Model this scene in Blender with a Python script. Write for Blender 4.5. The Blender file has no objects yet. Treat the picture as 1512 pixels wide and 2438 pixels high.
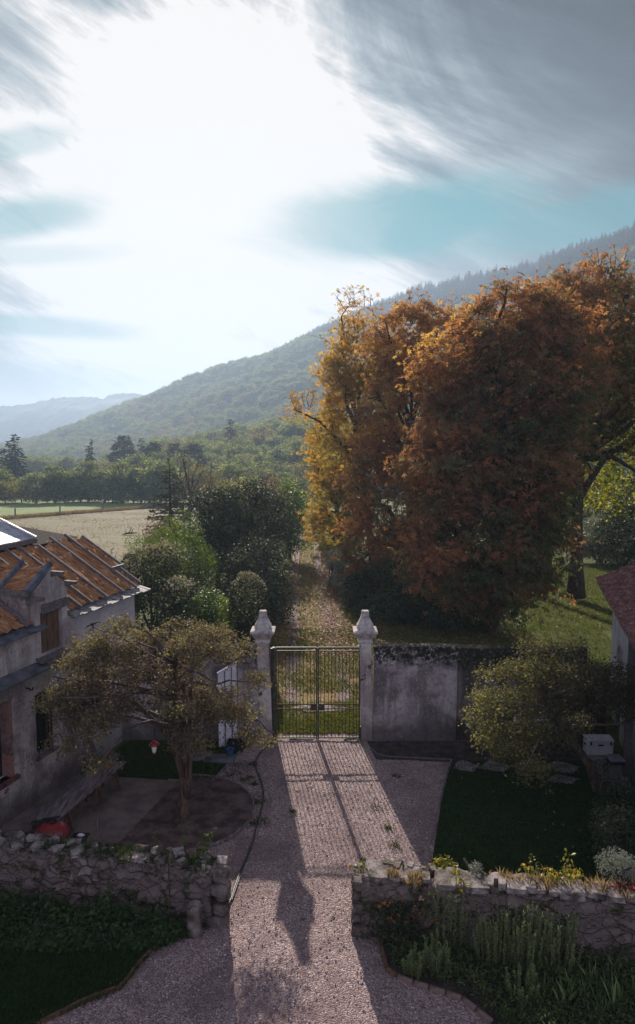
import bpy, math, random
import numpy as np
from mathutils import noise, Vector
random.seed(7); RNG = np.random.default_rng(11)
C = bpy.context.scene.collection
R = math.radians

# ------------------------------------------------------------------ camera model: photograph positions to places on real planes
F, CX, CY, H = 1650., 756., 1219., 10.5
PITCH = math.atan((1219 - 1050) / F); cp, sp = math.cos(PITCH), math.sin(PITCH)
def ray(x, y):
    r = (x - CX) / F; u = -(y - CY) / F
    return (r, cp + u * sp, -sp + u * cp)
def G(x, y, z=0.):
    d = ray(x, y); t = (z - H) / d[2]; return (d[0] * t, d[1] * t, z)
def A(x, y, Y):
    d = ray(x, y); t = Y / d[1]; return (d[0] * t, Y, H + d[2] * t)

# ------------------------------------------------------------------ helpers
def root_loc(o):
    v = np.zeros(3)
    while o is not None:
        v = v + np.array(o.location); o = o.parent
    return v
def link_mesh(name, V, faces, mat, parent=None, loc=None, smooth=False, tint=None, local=False):
    """V (n,3); faces: (m,k) array or list of tuples"""
    V = np.asarray(V, dtype=np.float64).reshape(-1, 3)
    off = root_loc(parent) if parent is not None else (np.array(loc) if loc is not None else np.zeros(3))
    if local: off = np.zeros(3)
    V = V - off
    me = bpy.data.meshes.new(name)
    me.vertices.add(len(V)); me.vertices.foreach_set('co', V.astype(np.float32).ravel())
    if isinstance(faces, np.ndarray):
        m, k = faces.shape
        flat = faces.astype(np.int32).ravel(); st = np.arange(0, m * k, k, dtype=np.int32); tot = np.full(m, k, np.int32)
    else:
        tot = np.array([len(f) for f in faces], dtype=np.int32); m = len(faces)
        flat = np.fromiter((i for f in faces for i in f), dtype=np.int32)
        st = np.concatenate([[0], np.cumsum(tot)[:-1]]).astype(np.int32)
    me.loops.add(len(flat)); me.loops.foreach_set('vertex_index', flat)
    me.polygons.add(m); me.polygons.foreach_set('loop_start', st); me.polygons.foreach_set('loop_total', tot)
    me.polygons.foreach_set('use_smooth', np.full(m, smooth, dtype=bool))
    me.update(calc_edges=True)
    if tint is not None:
        a = me.attributes.new('tint', 'FLOAT', 'FACE'); a.data.foreach_set('value', np.asarray(tint, dtype=np.float32))
    me.validate()
    if mat: me.materials.append(mat)
    o = bpy.data.objects.new(name, me); C.objects.link(o)
    if parent is not None: o.parent = parent
    elif loc is not None: o.location = loc
    return o
def tag(o, label=None, cat=None, group=None, kind=None):
    if label: o['label'] = label
    if cat: o['category'] = cat
    if group: o['group'] = group
    if kind: o['kind'] = kind
    return o
def thing(name, label, cat, loc=(0, 0, 0), group=None):
    o = bpy.data.objects.new(name, None); C.objects.link(o); o.location = loc; o.empty_display_size = .2
    return tag(o, label, cat, group)
def copy_tree(o, loc, label, rz=0, scale=None, group=None):
    r = o.copy(); C.objects.link(r); r.location = loc; r.rotation_euler = (0, 0, rz); r['label'] = label
    if scale: r.scale = scale if hasattr(scale, '__len__') else (scale,) * 3
    if group: r['group'] = group
    for ch in list(o.children):
        c = ch.copy(); C.objects.link(c); c.parent = r
        for g in list(ch.children):
            d = g.copy(); C.objects.link(d); d.parent = c
    return r

class MB:
    def __init__(s): s.v = []; s.f = []
    def add(s, V, Fc):
        n = len(s.v); s.v += [tuple(p) for p in V]; s.f += [tuple(i + n for i in f) for f in Fc]; return s
    def box8(s, P):   # 4 bottom + 4 top, same winding
        return s.add(P, [(3, 2, 1, 0), (4, 5, 6, 7), (0, 1, 5, 4), (1, 2, 6, 5), (2, 3, 7, 6), (3, 0, 4, 7)])
    def box(s, c, d, rz=0.):
        a, b, h = d[0] / 2, d[1] / 2, d[2] / 2; co, si = math.cos(rz), math.sin(rz)
        P = [(c[0] + x * co - y * si, c[1] + x * si + y * co, c[2] + z) for z in (-h, h) for x, y in ((-a, -b), (a, -b), (a, b), (-a, b))]
        return s.box8(P)
    def beam(s, p, q, w, h, up=(0, 0, 1)):
        p, q = Vector(p), Vector(q); d = (q - p).normalized(); u = Vector(up); sd = d.cross(u).normalized(); u2 = sd.cross(d)
        P = [pt + sd * a * w / 2 + u2 * b * h / 2 for pt in (p, q) for a, b in ((-1, -1), (1, -1), (1, 1), (-1, 1))]
        return s.box8(P)
    def tube(s, pts, rad, n=6, cap=True):
        pts = [Vector(p) for p in pts]; rad = rad if hasattr(rad, '__len__') else [rad] * len(pts)
        base = len(s.v); ref = None
        for i, p in enumerate(pts):
            d = (pts[min(i + 1, len(pts) - 1)] - pts[max(i - 1, 0)])
            d = d.normalized() if d.length > 1e-9 else Vector((0, 0, 1))
            if ref is None or abs(ref.dot(d)) > .98: ref = Vector((1, 0, 0)) if abs(d.x) < .8 else Vector((0, 1, 0))
            a = (ref - d * ref.dot(d)).normalized(); ref = a; b = d.cross(a)
            for k in range(n):
                t = 2 * math.pi * k / n; s.v.append(tuple(p + (a * math.cos(t) + b * math.sin(t)) * rad[i]))
        for i in range(len(pts) - 1):
            for k in range(n):
                k2 = (k + 1) % n; s.f.append((base + i * n + k, base + i * n + k2, base + (i + 1) * n + k2, base + (i + 1) * n + k))
        if cap:
            s.f.append(tuple(base + k for k in range(n))[::-1]); s.f.append(tuple(base + (len(pts) - 1) * n + k for k in range(n)))
        return s
    def lathe(s, c, prof, n=16, sq=False, rot=0., squash=(1, 1)):
        base = len(s.v)
        for r, z in prof:
            for k in range(n):
                t = 2 * math.pi * k / n + rot; s.v.append((c[0] + r * math.cos(t) * squash[0], c[1] + r * math.sin(t) * squash[1], c[2] + z))
        for i in range(len(prof) - 1):
            for k in range(n):
                k2 = (k + 1) % n; s.f.append((base + i * n + k, base + i * n + k2, base + (i + 1) * n + k2, base + (i + 1) * n + k))
        s.f.append(tuple(base + k for k in range(n))[::-1]); s.f.append(tuple(base + (len(prof) - 1) * n + k for k in range(n)))
        return s
    def poly(s, pts, z0, z1):
        n = len(pts); base = len(s.v)
        s.v += [(p[0], p[1], z0) for p in pts] + [(p[0], p[1], z1) for p in pts]
        s.f += [tuple(base + i for i in range(n))[::-1], tuple(base + n + i for i in range(n))]
        s.f += [(base + i, base + (i + 1) % n, base + n + (i + 1) % n, base + n + i) for i in range(n)]
        return s
    def build(s, name, mat, parent=None, loc=None, smooth=False, bevel=0, local=False):
        o = link_mesh(name, s.v, s.f, mat, parent, loc, smooth, local=local)
        if bevel:
            m = o.modifiers.new('b', 'BEVEL'); m.width = bevel; m.segments = 2; m.limit_method = 'ANGLE'
        return o

# ------------------------------------------------------------------ materials
def mat(name, rough=.8, spec=.3):
    m = bpy.data.materials.new(name); m.use_nodes = True; nt = m.node_tree
    b = nt.nodes['Principled BSDF']; b.inputs['Roughness'].default_value = rough; b.inputs['Specular IOR Level'].default_value = spec
    return m, nt, b
def N(nt, t, **k):
    n = nt.nodes.new(t)
    for a, v in k.items():
        if a in n.inputs.keys(): n.inputs[a].default_value = v
        else: setattr(n, a, v)
    return n
def ramp(nt, stops, fac=None, interp='LINEAR', tight=1.):
    stops = [(.5 + (p - .5) * tight, c) for p, c in stops]
    n = nt.nodes.new('ShaderNodeValToRGB'); cr = n.color_ramp; cr.interpolation = interp
    while len(cr.elements) < len(stops): cr.elements.new(.5)
    for e, (p, c) in zip(cr.elements, stops):
        e.position = p; e.color = (*c, 1) if len(c) == 3 else c
    if fac is not None: nt.links.new(fac, n.inputs[0])
    return n.outputs[0]
def coord(nt, scale=(1, 1, 1), kind='Object', warp=0):
    tc = N(nt, 'ShaderNodeTexCoord'); mp = N(nt, 'ShaderNodeMapping'); mp.inputs['Scale'].default_value = scale
    if kind == 'World':
        g = N(nt, 'ShaderNodeNewGeometry'); nt.links.new(g.outputs['Position'], mp.inputs[0])
    else: nt.links.new(tc.outputs[kind], mp.inputs[0])
    return mp.outputs[0]
def noi(nt, co, scale, detail=5, rough=.6, dist=0):
    n = N(nt, 'ShaderNodeTexNoise'); n.inputs['Scale'].default_value = scale; n.inputs['Detail'].default_value = detail
    n.inputs['Roughness'].default_value = rough; n.inputs['Distortion'].default_value = dist
    nt.links.new(co, n.inputs['Vector']); return n.outputs['Fac']
def vor(nt, co, scale, out='Distance', feature='F1'):
    n = N(nt, 'ShaderNodeTexVoronoi'); n.feature = feature; n.inputs['Scale'].default_value = scale; nt.links.new(co, n.inputs['Vector']); return n.outputs[out]
def mixc(nt, fac, a, b, mode='MIX'):
    n = N(nt, 'ShaderNodeMix', data_type='RGBA', blend_type=mode)
    for v, i in ((fac, 0), (a, 6), (b, 7)):
        if isinstance(v, bpy.types.NodeSocket): nt.links.new(v, n.inputs[i])
        else: n.inputs[i].default_value = v if i == 0 else (*v, 1)
    return n.outputs[2]
def mth(nt, op, a, b=0., c=0., clamp=False):
    n = N(nt, 'ShaderNodeMath', operation=op); n.use_clamp = clamp
    for v, i in ((a, 0), (b, 1), (c, 2)):
        if isinstance(v, bpy.types.NodeSocket): nt.links.new(v, n.inputs[i])
        else: n.inputs[i].default_value = v
    return n.outputs[0]
def bump(nt, b, h, strength=.5, dist=.05):
    n = N(nt, 'ShaderNodeBump'); n.inputs['Strength'].default_value = strength; n.inputs['Distance'].default_value = dist
    nt.links.new(h, n.inputs['Height']); nt.links.new(n.outputs[0], b.inputs['Normal'])
def sstep(nt, v, lo, hi):
    n = N(nt, 'ShaderNodeMapRange', interpolation_type='SMOOTHSTEP')
    nt.links.new(v, n.inputs[0]); n.inputs[1].default_value = lo; n.inputs[2].default_value = hi; return n.outputs[0]

def simple(name, stops, scale=3, rough=.8, bs=.4, bd=.02, stretch=(1, 1, 1), spec=.3, metal=0, fine=8, kind='Object'):
    m, nt, b = mat(name, rough, spec); co = coord(nt, stretch, kind)
    f = noi(nt, co, scale, 8, .65); nt.links.new(ramp(nt, stops, f, tight=.55), b.inputs['Base Color']); b.inputs['Metallic'].default_value = metal
    bump(nt, b, noi(nt, co, scale * fine, 6, .7), bs, bd); return m

def plaster(name, light, dark, stain, moss=(.02, .022, .012), top=None, amt=.5, brick=None):
    m, nt, b = mat(name, .92, .15); co = coord(nt, kind='World')
    f = noi(nt, co, .9, 8, .65, .4); c = ramp(nt, [(.40, dark), (.57, light)], f)
    st = coord(nt, (3.2, 3.2, .45), 'World'); s1 = sstep(nt, noi(nt, st, .9, 7, .7), .47, .62)
    c = mixc(nt, mth(nt, 'MULTIPLY', s1, amt), c, stain)
    pit = sstep(nt, noi(nt, co, 6, 7, .8), .52, .60); c = mixc(nt, mth(nt, 'MULTIPLY', pit, .65), c, dark)
    if brick:
        bk = sstep(nt, noi(nt, co, 1.7, 6, .7), .6, .64); c = mixc(nt, bk, c, brick)
    lich = sstep(nt, noi(nt, co, 10, 6, .8), .57, .63); c = mixc(nt, mth(nt, 'MULTIPLY', lich, .6), c, (min(.7, light[0] * 1.3), min(.68, light[1] * 1.3), min(.66, light[2] * 1.28)))
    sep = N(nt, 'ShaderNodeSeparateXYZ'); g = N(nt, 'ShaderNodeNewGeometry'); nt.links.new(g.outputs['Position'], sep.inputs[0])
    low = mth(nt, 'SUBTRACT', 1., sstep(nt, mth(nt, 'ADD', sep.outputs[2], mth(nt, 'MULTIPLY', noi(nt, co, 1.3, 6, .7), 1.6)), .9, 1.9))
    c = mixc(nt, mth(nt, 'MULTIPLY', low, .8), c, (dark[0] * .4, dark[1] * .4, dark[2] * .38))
    if top:
        z0, z1 = top
        zt = mth(nt, 'ADD', sep.outputs[2], mth(nt, 'MULTIPLY', mth(nt, 'SUBTRACT', noi(nt, co, 4.5, 7, .75), .5), 1.5))
        tp = mth(nt, 'MULTIPLY', sstep(nt, zt, z0, z1), sstep(nt, noi(nt, co, 9, 5, .75), .38, .5)); c = mixc(nt, tp, c, moss)
    nt.links.new(c, b.inputs['Base Color']); bump(nt, b, noi(nt, co, 14, 8, .75), .6, .03); return m

def leafmat(name, stops, trans=.45, rough=.45, spec=.4, tboost=1.5):
    m = bpy.data.materials.new(name); m.use_nodes = True; nt = m.node_tree; b = nt.nodes['Principled BSDF']
    b.inputs['Roughness'].default_value = rough; b.inputs['Specular IOR Level'].default_value = spec
    at = N(nt, 'ShaderNodeAttribute', attribute_name='tint'); c = ramp(nt, stops, at.outputs['Fac'])
    nt.links.new(c, b.inputs['Base Color'])
    tr = N(nt, 'ShaderNodeBsdfTranslucent'); c2 = mixc(nt, 1., c, (tboost * 1.1, tboost * 1.05, tboost * .62), 'MULTIPLY'); nt.links.new(c2, tr.inputs[0])
    mx = N(nt, 'ShaderNodeMixShader'); mx.inputs[0].default_value = trans
    nt.links.new(b.outputs[0], mx.inputs[1]); nt.links.new(tr.outputs[0], mx.inputs[2])
    nt.links.new(mx.outputs[0], nt.nodes['Material Output'].inputs[0]); return m

M = {}
M['bark'] = simple('bark', [(.3, (.028, .02, .016)), (.7, (.1, .075, .06))], 5, .9, .9, .04, (3, 3, .6))
M['bark_warm'] = simple('bark_warm', [(.3, (.045, .03, .022)), (.7, (.2, .13, .09))], 4, .85, .8, .03, (3, 3, .5))
M['twig'] = simple('twig', [(.3, (.05, .033, .034)), (.7, (.13, .088, .085))], 3, .8, .2, .01)
M['twig_olive'] = simple('twig_olive', [(.3, (.06, .05, .035)), (.7, (.16, .13, .09))], 3, .8, .2, .01)
M['chestnut'] = leafmat('chestnut_leaf', [(0, (.07, .1, .05)), (.22, (.13, .13, .06)), (.4, (.2, .115, .07)), (.6, (.29, .135, .08)), (.8, (.38, .185, .08)), (1, (.5, .34, .11))], .45, .6, .2, 1.9)
M['chestnut_gold'] = leafmat('chestnut_gold_leaf', [(0, (.1, .12, .03)), (.3, (.2, .18, .045)), (.55, (.28, .19, .05)), (.8, (.36, .2, .05)), (1, (.5, .34, .08))], .5, .6, .2, 1.9)
M['yellowgreen'] = leafmat('yellow_green_leaf', [(0, (.06, .09, .015)), (.5, (.14, .16, .02)), (.85, (.3, .26, .03)), (1, (.35, .16, .03))], .5, .45, .4, 1.9)
M['holly'] = leafmat('holly_leaf', [(0, (.02, .036, .02)), (.6, (.05, .075, .04)), (1, (.16, .18, .1))], .18, .6, .2, 1.2)
M['ivy'] = leafmat('ivy_leaf', [(0, (.02, .035, .018)), (.7, (.055, .075, .03)), (1, (.4, .36, .24))], .25, .6, .15, 1.3)
M['bushgreen'] = leafmat('bush_leaf', [(0, (.03, .06, .018)), (.6, (.09, .15, .03)), (1, (.2, .26, .05))], .45, .45, .4, 1.7)
M['wood'] = leafmat('wood_leaf', [(0, (.045, .065, .035)), (.5, (.1, .13, .058)), (1, (.24, .26, .1))], .55, .6, .2, 2.)
M['woodgold'] = leafmat('wood_gold_leaf', [(0, (.05, .05, .016)), (.5, (.13, .12, .03)), (1, (.32, .27, .1))], .55, .6, .2, 2.)
M['conifer'] = leafmat('conifer_needle', [(0, (.008, .016, .01)), (1, (.03, .045, .025))], .05, .6, .2, 1)
M['larch'] = leafmat('larch_needle', [(0, (.04, .055, .03)), (1, (.12, .14, .06))], .3, .6, .3, 1.3)
M['smalltree'] = leafmat('small_tree_leaf', [(0, (.06, .04, .036)), (.4, (.15, .11, .085)), (.7, (.2, .18, .09)), (1, (.28, .28, .1))], .4, .6, .22, 1.4)
M['oliveleaf'] = leafmat('olive_leaf', [(0, (.055, .045, .032)), (.45, (.1, .095, .045)), (.7, (.17, .17, .06)), (1, (.34, .34, .14))], .42, .6, .22, 1.5)
M['rosemary'] = leafmat('rosemary_leaf', [(0, (.055, .1, .035)), (1, (.3, .39, .15))], .25, .5, .4, 1.3)
M['bedleaf'] = leafmat('bed_leaf', [(0, (.035, .06, .022)), (1, (.13, .19, .06))], .3, .6, .2, 1.3)
M['cover'] = leafmat('cover_leaf', [(0, (.02, .04, .015)), (1, (.07, .12, .03))], .3, .5, .3, 1.3)
M['silver'] = leafmat('silver_leaf', [(0, (.12, .15, .12)), (1, (.35, .38, .32))], .2, .5, .4, 1.1)
M['lawnblade'] = leafmat('lawn_blade', [(0, (.014, .035, .011)), (1, (.055, .105, .024))], .3, .7, .15, 1.3)
M['grassblade'] = leafmat('grass_blade', [(0, (.035, .06, .012)), (.5, (.075, .11, .02)), (1, (.2, .19, .06))], .4, .6, .25, 1.6)
M['dryblade'] = leafmat('dry_blade', [(0, (.16, .11, .06)), (1, (.4, .3, .18))], .35, .6, .25, 1.3)
M['fallen'] = leafmat('fallen_leaf', [(0, (.16, .06, .035)), (.5, (.34, .12, .06)), (1, (.5, .27, .12))], .15, .6, .3, 1.2)
M['petal_orange'] = leafmat('orange_petal', [(0, (.45, .12, .02)), (1, (.65, .22, .03))], .3, .5, .3, 1.1)
M['petal_pink'] = leafmat('pink_petal', [(0, (.75, .42, .36)), (1, (.85, .6, .52))], .3, .5, .3, 1)
M['petal_red'] = leafmat('red_petal', [(0, (.25, .02, .03)), (1, (.4, .05, .06))], .3, .5, .3, 1)
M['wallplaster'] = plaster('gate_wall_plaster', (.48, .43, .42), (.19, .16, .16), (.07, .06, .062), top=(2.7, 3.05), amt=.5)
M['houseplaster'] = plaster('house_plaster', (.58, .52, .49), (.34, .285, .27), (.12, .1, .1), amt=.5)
M['houseplaster_rough'] = plaster('old_brick_plaster', (.56, .495, .47), (.27, .22, .21), (.1, .085, .085), amt=.5, brick=(.2, .11, .085))
M['whiteplaster'] = plaster('white_plaster', (.66, .64, .64), (.48, .46, .47), (.3, .28, .28), amt=.25)
M['pillar'] = plaster('pillar_stucco', (.62, .56, .52), (.34, .28, .27), (.1, .085, .075), amt=.75, brick=(.1, .07, .06))
M['cap'] = simple('cap_stone', [(.3, (.3, .27, .25)), (.5, (.5, .46, .43)), (.7, (.6, .56, .53))], 6, .85, .5, .02)
M['stone'] = simple('field_stone', [(.3, (.06, .048, .04)), (.5, (.15, .12, .105)), (.7, (.27, .225, .2))], 2.6, .9, .7, .03)
M['capstone'] = simple('wall_capstone', [(.36, (.09, .075, .06)), (.48, (.22, .185, .17)), (.62, (.36, .31, .29))], 3, .8, .8, .03)
def _rub():
    m, nt, b = mat('rubble_masonry', .95, .15); co = coord(nt, (3., 3., 4.4), 'World'); wv = N(nt, 'ShaderNodeVectorMath', operation='ADD'); nz = N(nt, 'ShaderNodeTexNoise'); nz.inputs['Scale'].default_value = 1.2; nt.links.new(co, nz.inputs['Vector']); nt.links.new(co, wv.inputs[0]); nt.links.new(nz.outputs['Color'], wv.inputs[1]); co2 = wv.outputs[0]
    d = vor(nt, co2, 1., 'Distance', 'DISTANCE_TO_EDGE'); v = N(nt, 'ShaderNodeTexVoronoi'); v.inputs['Scale'].default_value = 1.; nt.links.new(co2, v.inputs['Vector']); sx = N(nt, 'ShaderNodeSeparateColor'); nt.links.new(v.outputs['Color'], sx.inputs[0])
    c = ramp(nt, [(0, (.09, .068, .056)), (.5, (.17, .13, .115)), (.85, (.22, .17, .15)), (1, (.34, .28, .25))], sx.outputs[0])
    c = mixc(nt, mth(nt, 'SUBTRACT', 1., sstep(nt, d, .02, .1)), c, (.1, .078, .066))
    pl = sstep(nt, noi(nt, coord(nt, kind='World'), .9, 6, .7), .40, .5); c = mixc(nt, mth(nt, 'MULTIPLY', pl, .85), c, (.2, .155, .14))
    ms = sstep(nt, noi(nt, coord(nt, kind='World'), 2.2, 7, .75), .5, .57); c = mixc(nt, mth(nt, 'MULTIPLY', ms, .85), c, (.04, .045, .015))
    nt.links.new(c, b.inputs['Base Color']); bump(nt, b, mth(nt, 'ADD', sstep(nt, d, 0, .12), mth(nt, 'MULTIPLY', noi(nt, co, 4, 7, .75), .8)), .9, .05); return m
M['rubble'] = _rub()
M['slate'] = simple('slate', [(.3, (.05, .055, .07)), (.7, (.15, .155, .18))], 2, .5, .5, .02, spec=.6)
M['slate_pale'] = simple('pale_slate', [(.3, (.1, .1, .11)), (.6, (.3, .285, .28))], 5, .7, .6, .02, spec=.3)
M['timber'] = simple('grey_timber', [(.3, (.09, .08, .085)), (.7, (.2, .175, .175))], 3, .75, .7, .01, (6, .8, 6))
M['tabletimber'] = simple('table_timber', [(.3, (.1, .075, .08)), (.5, (.2, .16, .165)), (.7, (.3, .25, .26))], 3, .7, .6, .01, (5, .6, 5))
M['darktimber'] = simple('dark_timber', [(.3, (.02, .016, .014)), (.7, (.06, .045, .04))], 3, .85, .6, .01, (6, 6, .8))
M['browntimber'] = simple('brown_timber', [(.3, (.09, .05, .03)), (.7, (.2, .12, .075))], 3, .8, .6, .01, (6, 6, .8))
M['bluetimber'] = simple('blue_grey_timber', [(.3, (.07, .085, .12)), (.7, (.16, .18, .23))], 4, .65, .4, .01)
M['foil'] = simple('silver_foil', [(.4, (.38, .42, .5)), (.6, (.62, .65, .72))], 3, .33, .5, .03, metal=.6, spec=.6)
def _ins():
    m, nt, b = mat('orange_insulation', .9, .2); co = coord(nt, (1, 1, 1), 'World')
    mp = N(nt, 'ShaderNodeMapping'); mp.inputs['Rotation'].default_value = (0, 0, R(-18)); mp.inputs['Scale'].default_value = (.9, 5, .9); nt.links.new(co, mp.inputs[0])
    f = noi(nt, mp.outputs[0], 2.2, 8, .7, .5); c = ramp(nt, [(.34, (.12, .05, .025)), (.45, (.34, .145, .06)), (.55, (.5, .26, .12)), (.68, (.66, .42, .22))], f)
    nt.links.new(c, b.inputs['Base Color']); bump(nt, b, noi(nt, mp.outputs[0], 5, 8, .7), .9, .08); return m
M['insulation'] = _ins()
def _tiles():
    m, nt, b = mat('terracotta', .85, .25); co = coord(nt, kind='World')
    f = noi(nt, co, 6, 7, .8); c = ramp(nt, [(.38, (.07, .038, .036)), (.48, (.16, .075, .065)), (.57, (.25, .13, .11)), (.68, (.36, .27, .24))], f)
    nt.links.new(c, b.inputs['Base Color']); bump(nt, b, noi(nt, co, 25, 6, .7), .15, .01); return m
M['terracotta'] = _tiles()
M['gategreen'] = simple('gate_green_iron', [(.4, (.07, .045, .03)), (.5, (.05, .065, .04)), (.62, (.085, .11, .07))], 5, .6, .4, .005, metal=.2)
M['rust'] = simple('rusty_iron', [(.3, (.05, .025, .018)), (.7, (.16, .08, .05))], 8, .8, .5, .005, metal=.3)
M['iron'] = simple('dark_iron', [(.3, (.012, .012, .014)), (.7, (.03, .03, .034))], 5, .6, .3, .003, metal=.4)
M['black'] = simple('black_plastic', [(.3, (.008, .008, .01)), (.7, (.02, .02, .022))], 4, .5, .2, .003)
M['hose'] = simple('dark_hose', [(.3, (.012, .02, .025)), (.7, (.03, .042, .05))], 4, .38, .1, .003, spec=.5)
M['blue'] = simple('blue_plastic', [(.3, (.03, .07, .17)), (.7, (.05, .12, .28))], 4, .5, .1, .003)
M['red'] = simple('red_enamel', [(.3, (.17, .014, .018)), (.7, (.27, .026, .03))], 2, .28, .03, .002, spec=.6)
M['lampred'] = simple('lantern_red', [(.3, (.2, .03, .03)), (.7, (.34, .05, .05))], 4, .35, .1, .003)
M['white'] = simple('white_plastic', [(.3, (.62, .62, .65)), (.7, (.74, .74, .77))], 2, .45, .05, .002)
M['glasswhite'] = simple('frosted_glass', [(.3, (.8, .8, .8)), (.7, (.9, .9, .88))], 2, .15, .02, .002, spec=.8)
M['darkglass'] = simple('dark_interior', [(.3, (.008, .008, .012)), (.7, (.02, .018, .022))], 1.5, .35, .1, .01)
M['conc'] = simple('paving_stone', [(.3, (.2, .17, .17)), (.7, (.36, .31, .31))], 2, .85, .5, .02)
M['edgestone'] = simple('edge_stone', [(.36, (.08, .055, .045)), (.6, (.24, .17, .14))], 3, .9, .7, .02)
M['soil'] = simple('soil', [(.3, (.03, .022, .02)), (.7, (.085, .06, .055))], 3, .95, .9, .04)
M['orangebit'] = simple('orange_plastic', [(.3, (.4, .12, .02)), (.7, (.5, .18, .04))], 3, .5, .05, .002)

def gravel():
    m, nt, b = mat('pink_gravel', .8, .35); co = coord(nt, kind='World')
    v = N(nt, 'ShaderNodeTexVoronoi'); v.inputs['Scale'].default_value = 38; nt.links.new(co, v.inputs['Vector'])
    sx = N(nt, 'ShaderNodeSeparateColor'); nt.links.new(v.outputs['Color'], sx.inputs[0])
    c = ramp(nt, [(0, (.17, .105, .115)), (.35, (.32, .225, .22)), (.75, (.48, .35, .315)), (.97, (.6, .49, .48)), (1, (.85, .78, .76))], sx.outputs[0])
    big = noi(nt, co, .8, 6, .65); c = mixc(nt, mth(nt, 'MULTIPLY', sstep(nt, big, .47, .6), .55), c, (.2, .13, .135))
    ms = mth(nt, 'MULTIPLY', sstep(nt, noi(nt, co, 1.1, 6, .75), .64, .7), .8); c = mixc(nt, ms, c, (.04, .05, .02))
    nt.links.new(c, b.inputs['Base Color'])
    h = mth(nt, 'ADD', mth(nt, 'MULTIPLY', v.outputs['Distance'], -1.), mth(nt, 'MULTIPLY', noi(nt, co, 5, 5, .7), 1.2)); bump(nt, b, h, .8, .04); return m
M['gravel'] = gravel()
def grass(name, a, bcol, dry, sc=1., dryamt=.5):
    m, nt, b = mat(name, .9, .15); co = coord(nt, kind='World')
    f = noi(nt, co, 2.2 * sc, 8, .75); c = ramp(nt, [(.35, a), (.65, bcol)], f)
    d = sstep(nt, noi(nt, co, .5 * sc, 7, .7), .5, .68); c = mixc(nt, mth(nt, 'MULTIPLY', d, dryamt), c, dry)
    nt.links.new(c, b.inputs['Base Color']); bump(nt, b, noi(nt, co, 16 * sc, 6, .8), .9, .08); return m
M['grass'] = grass('meadow_grass', (.06, .085, .018), (.13, .165, .035), (.16, .12, .06))
M['lawn'] = grass('courtyard_lawn', (.016, .042, .012), (.036, .078, .018), (.055, .062, .024), dryamt=.3)
M['field'] = grass('dry_pasture', (.17, .165, .085), (.27, .24, .14), (.3, .235, .16), .35, .7)
M['greenfield'] = grass('green_pasture', (.13, .2, .05), (.24, .31, .1), (.26, .27, .12), .2, .4)
M['forestfloor'] = grass('wood_floor', (.03, .045, .018), (.07, .08, .03), (.08, .07, .04), .05, .5)
M['farhill'] = grass('far_wood', (.018, .028, .02), (.05, .06, .035), (.06, .055, .035), .008, .4)
M['patio'] = simple('sandy_patio', [(.3, (.14, .105, .095)), (.5, (.19, .145, .13)), (.7, (.24, .19, .17))], 1.6, .95, .5, .02, kind='World')
M['bed'] = simple('mulch_bed', [(.3, (.06, .038, .035)), (.7, (.17, .115, .105))], 2.4, .95, .9, .03, kind='World', fine=14)
def trackmat():
    m, nt, b = mat('leafy_track', .9, .2); co = coord(nt, kind='World')
    uv = N(nt, 'ShaderNodeAttribute', attribute_name='across'); x = uv.outputs['Fac']
    xx = mth(nt, 'ADD', mth(nt, 'ABSOLUTE', x), mth(nt, 'MULTIPLY', mth(nt, 'SUBTRACT', noi(nt, co, 1.5, 5, .7), .5), .5))
    rut = mth(nt, 'SUBTRACT', 1., sstep(nt, mth(nt, 'ABSOLUTE', mth(nt, 'SUBTRACT', xx, .52)), .06, .2))
    gcol = ramp(nt, [(.38, (.13, .14, .035)), (.5, (.26, .25, .07)), (.62, (.36, .25, .11))], noi(nt, co, 1.6, 7, .7))
    lv = sstep(nt, noi(nt, co, 2.4, 8, .8), .48, .55); gcol = mixc(nt, mth(nt, 'MULTIPLY', lv, .65), gcol, (.36, .15, .08))
    rcol = ramp(nt, [(.3, (.16, .125, .12)), (.7, (.32, .27, .255))], noi(nt, co, 4, 7, .75))
    c = mixc(nt, rut, gcol, rcol); nt.links.new(c, b.inputs['Base Color']); bump(nt, b, noi(nt, co, 12, 6, .8), .8, .06); return m
M['track'] = trackmat()

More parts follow.
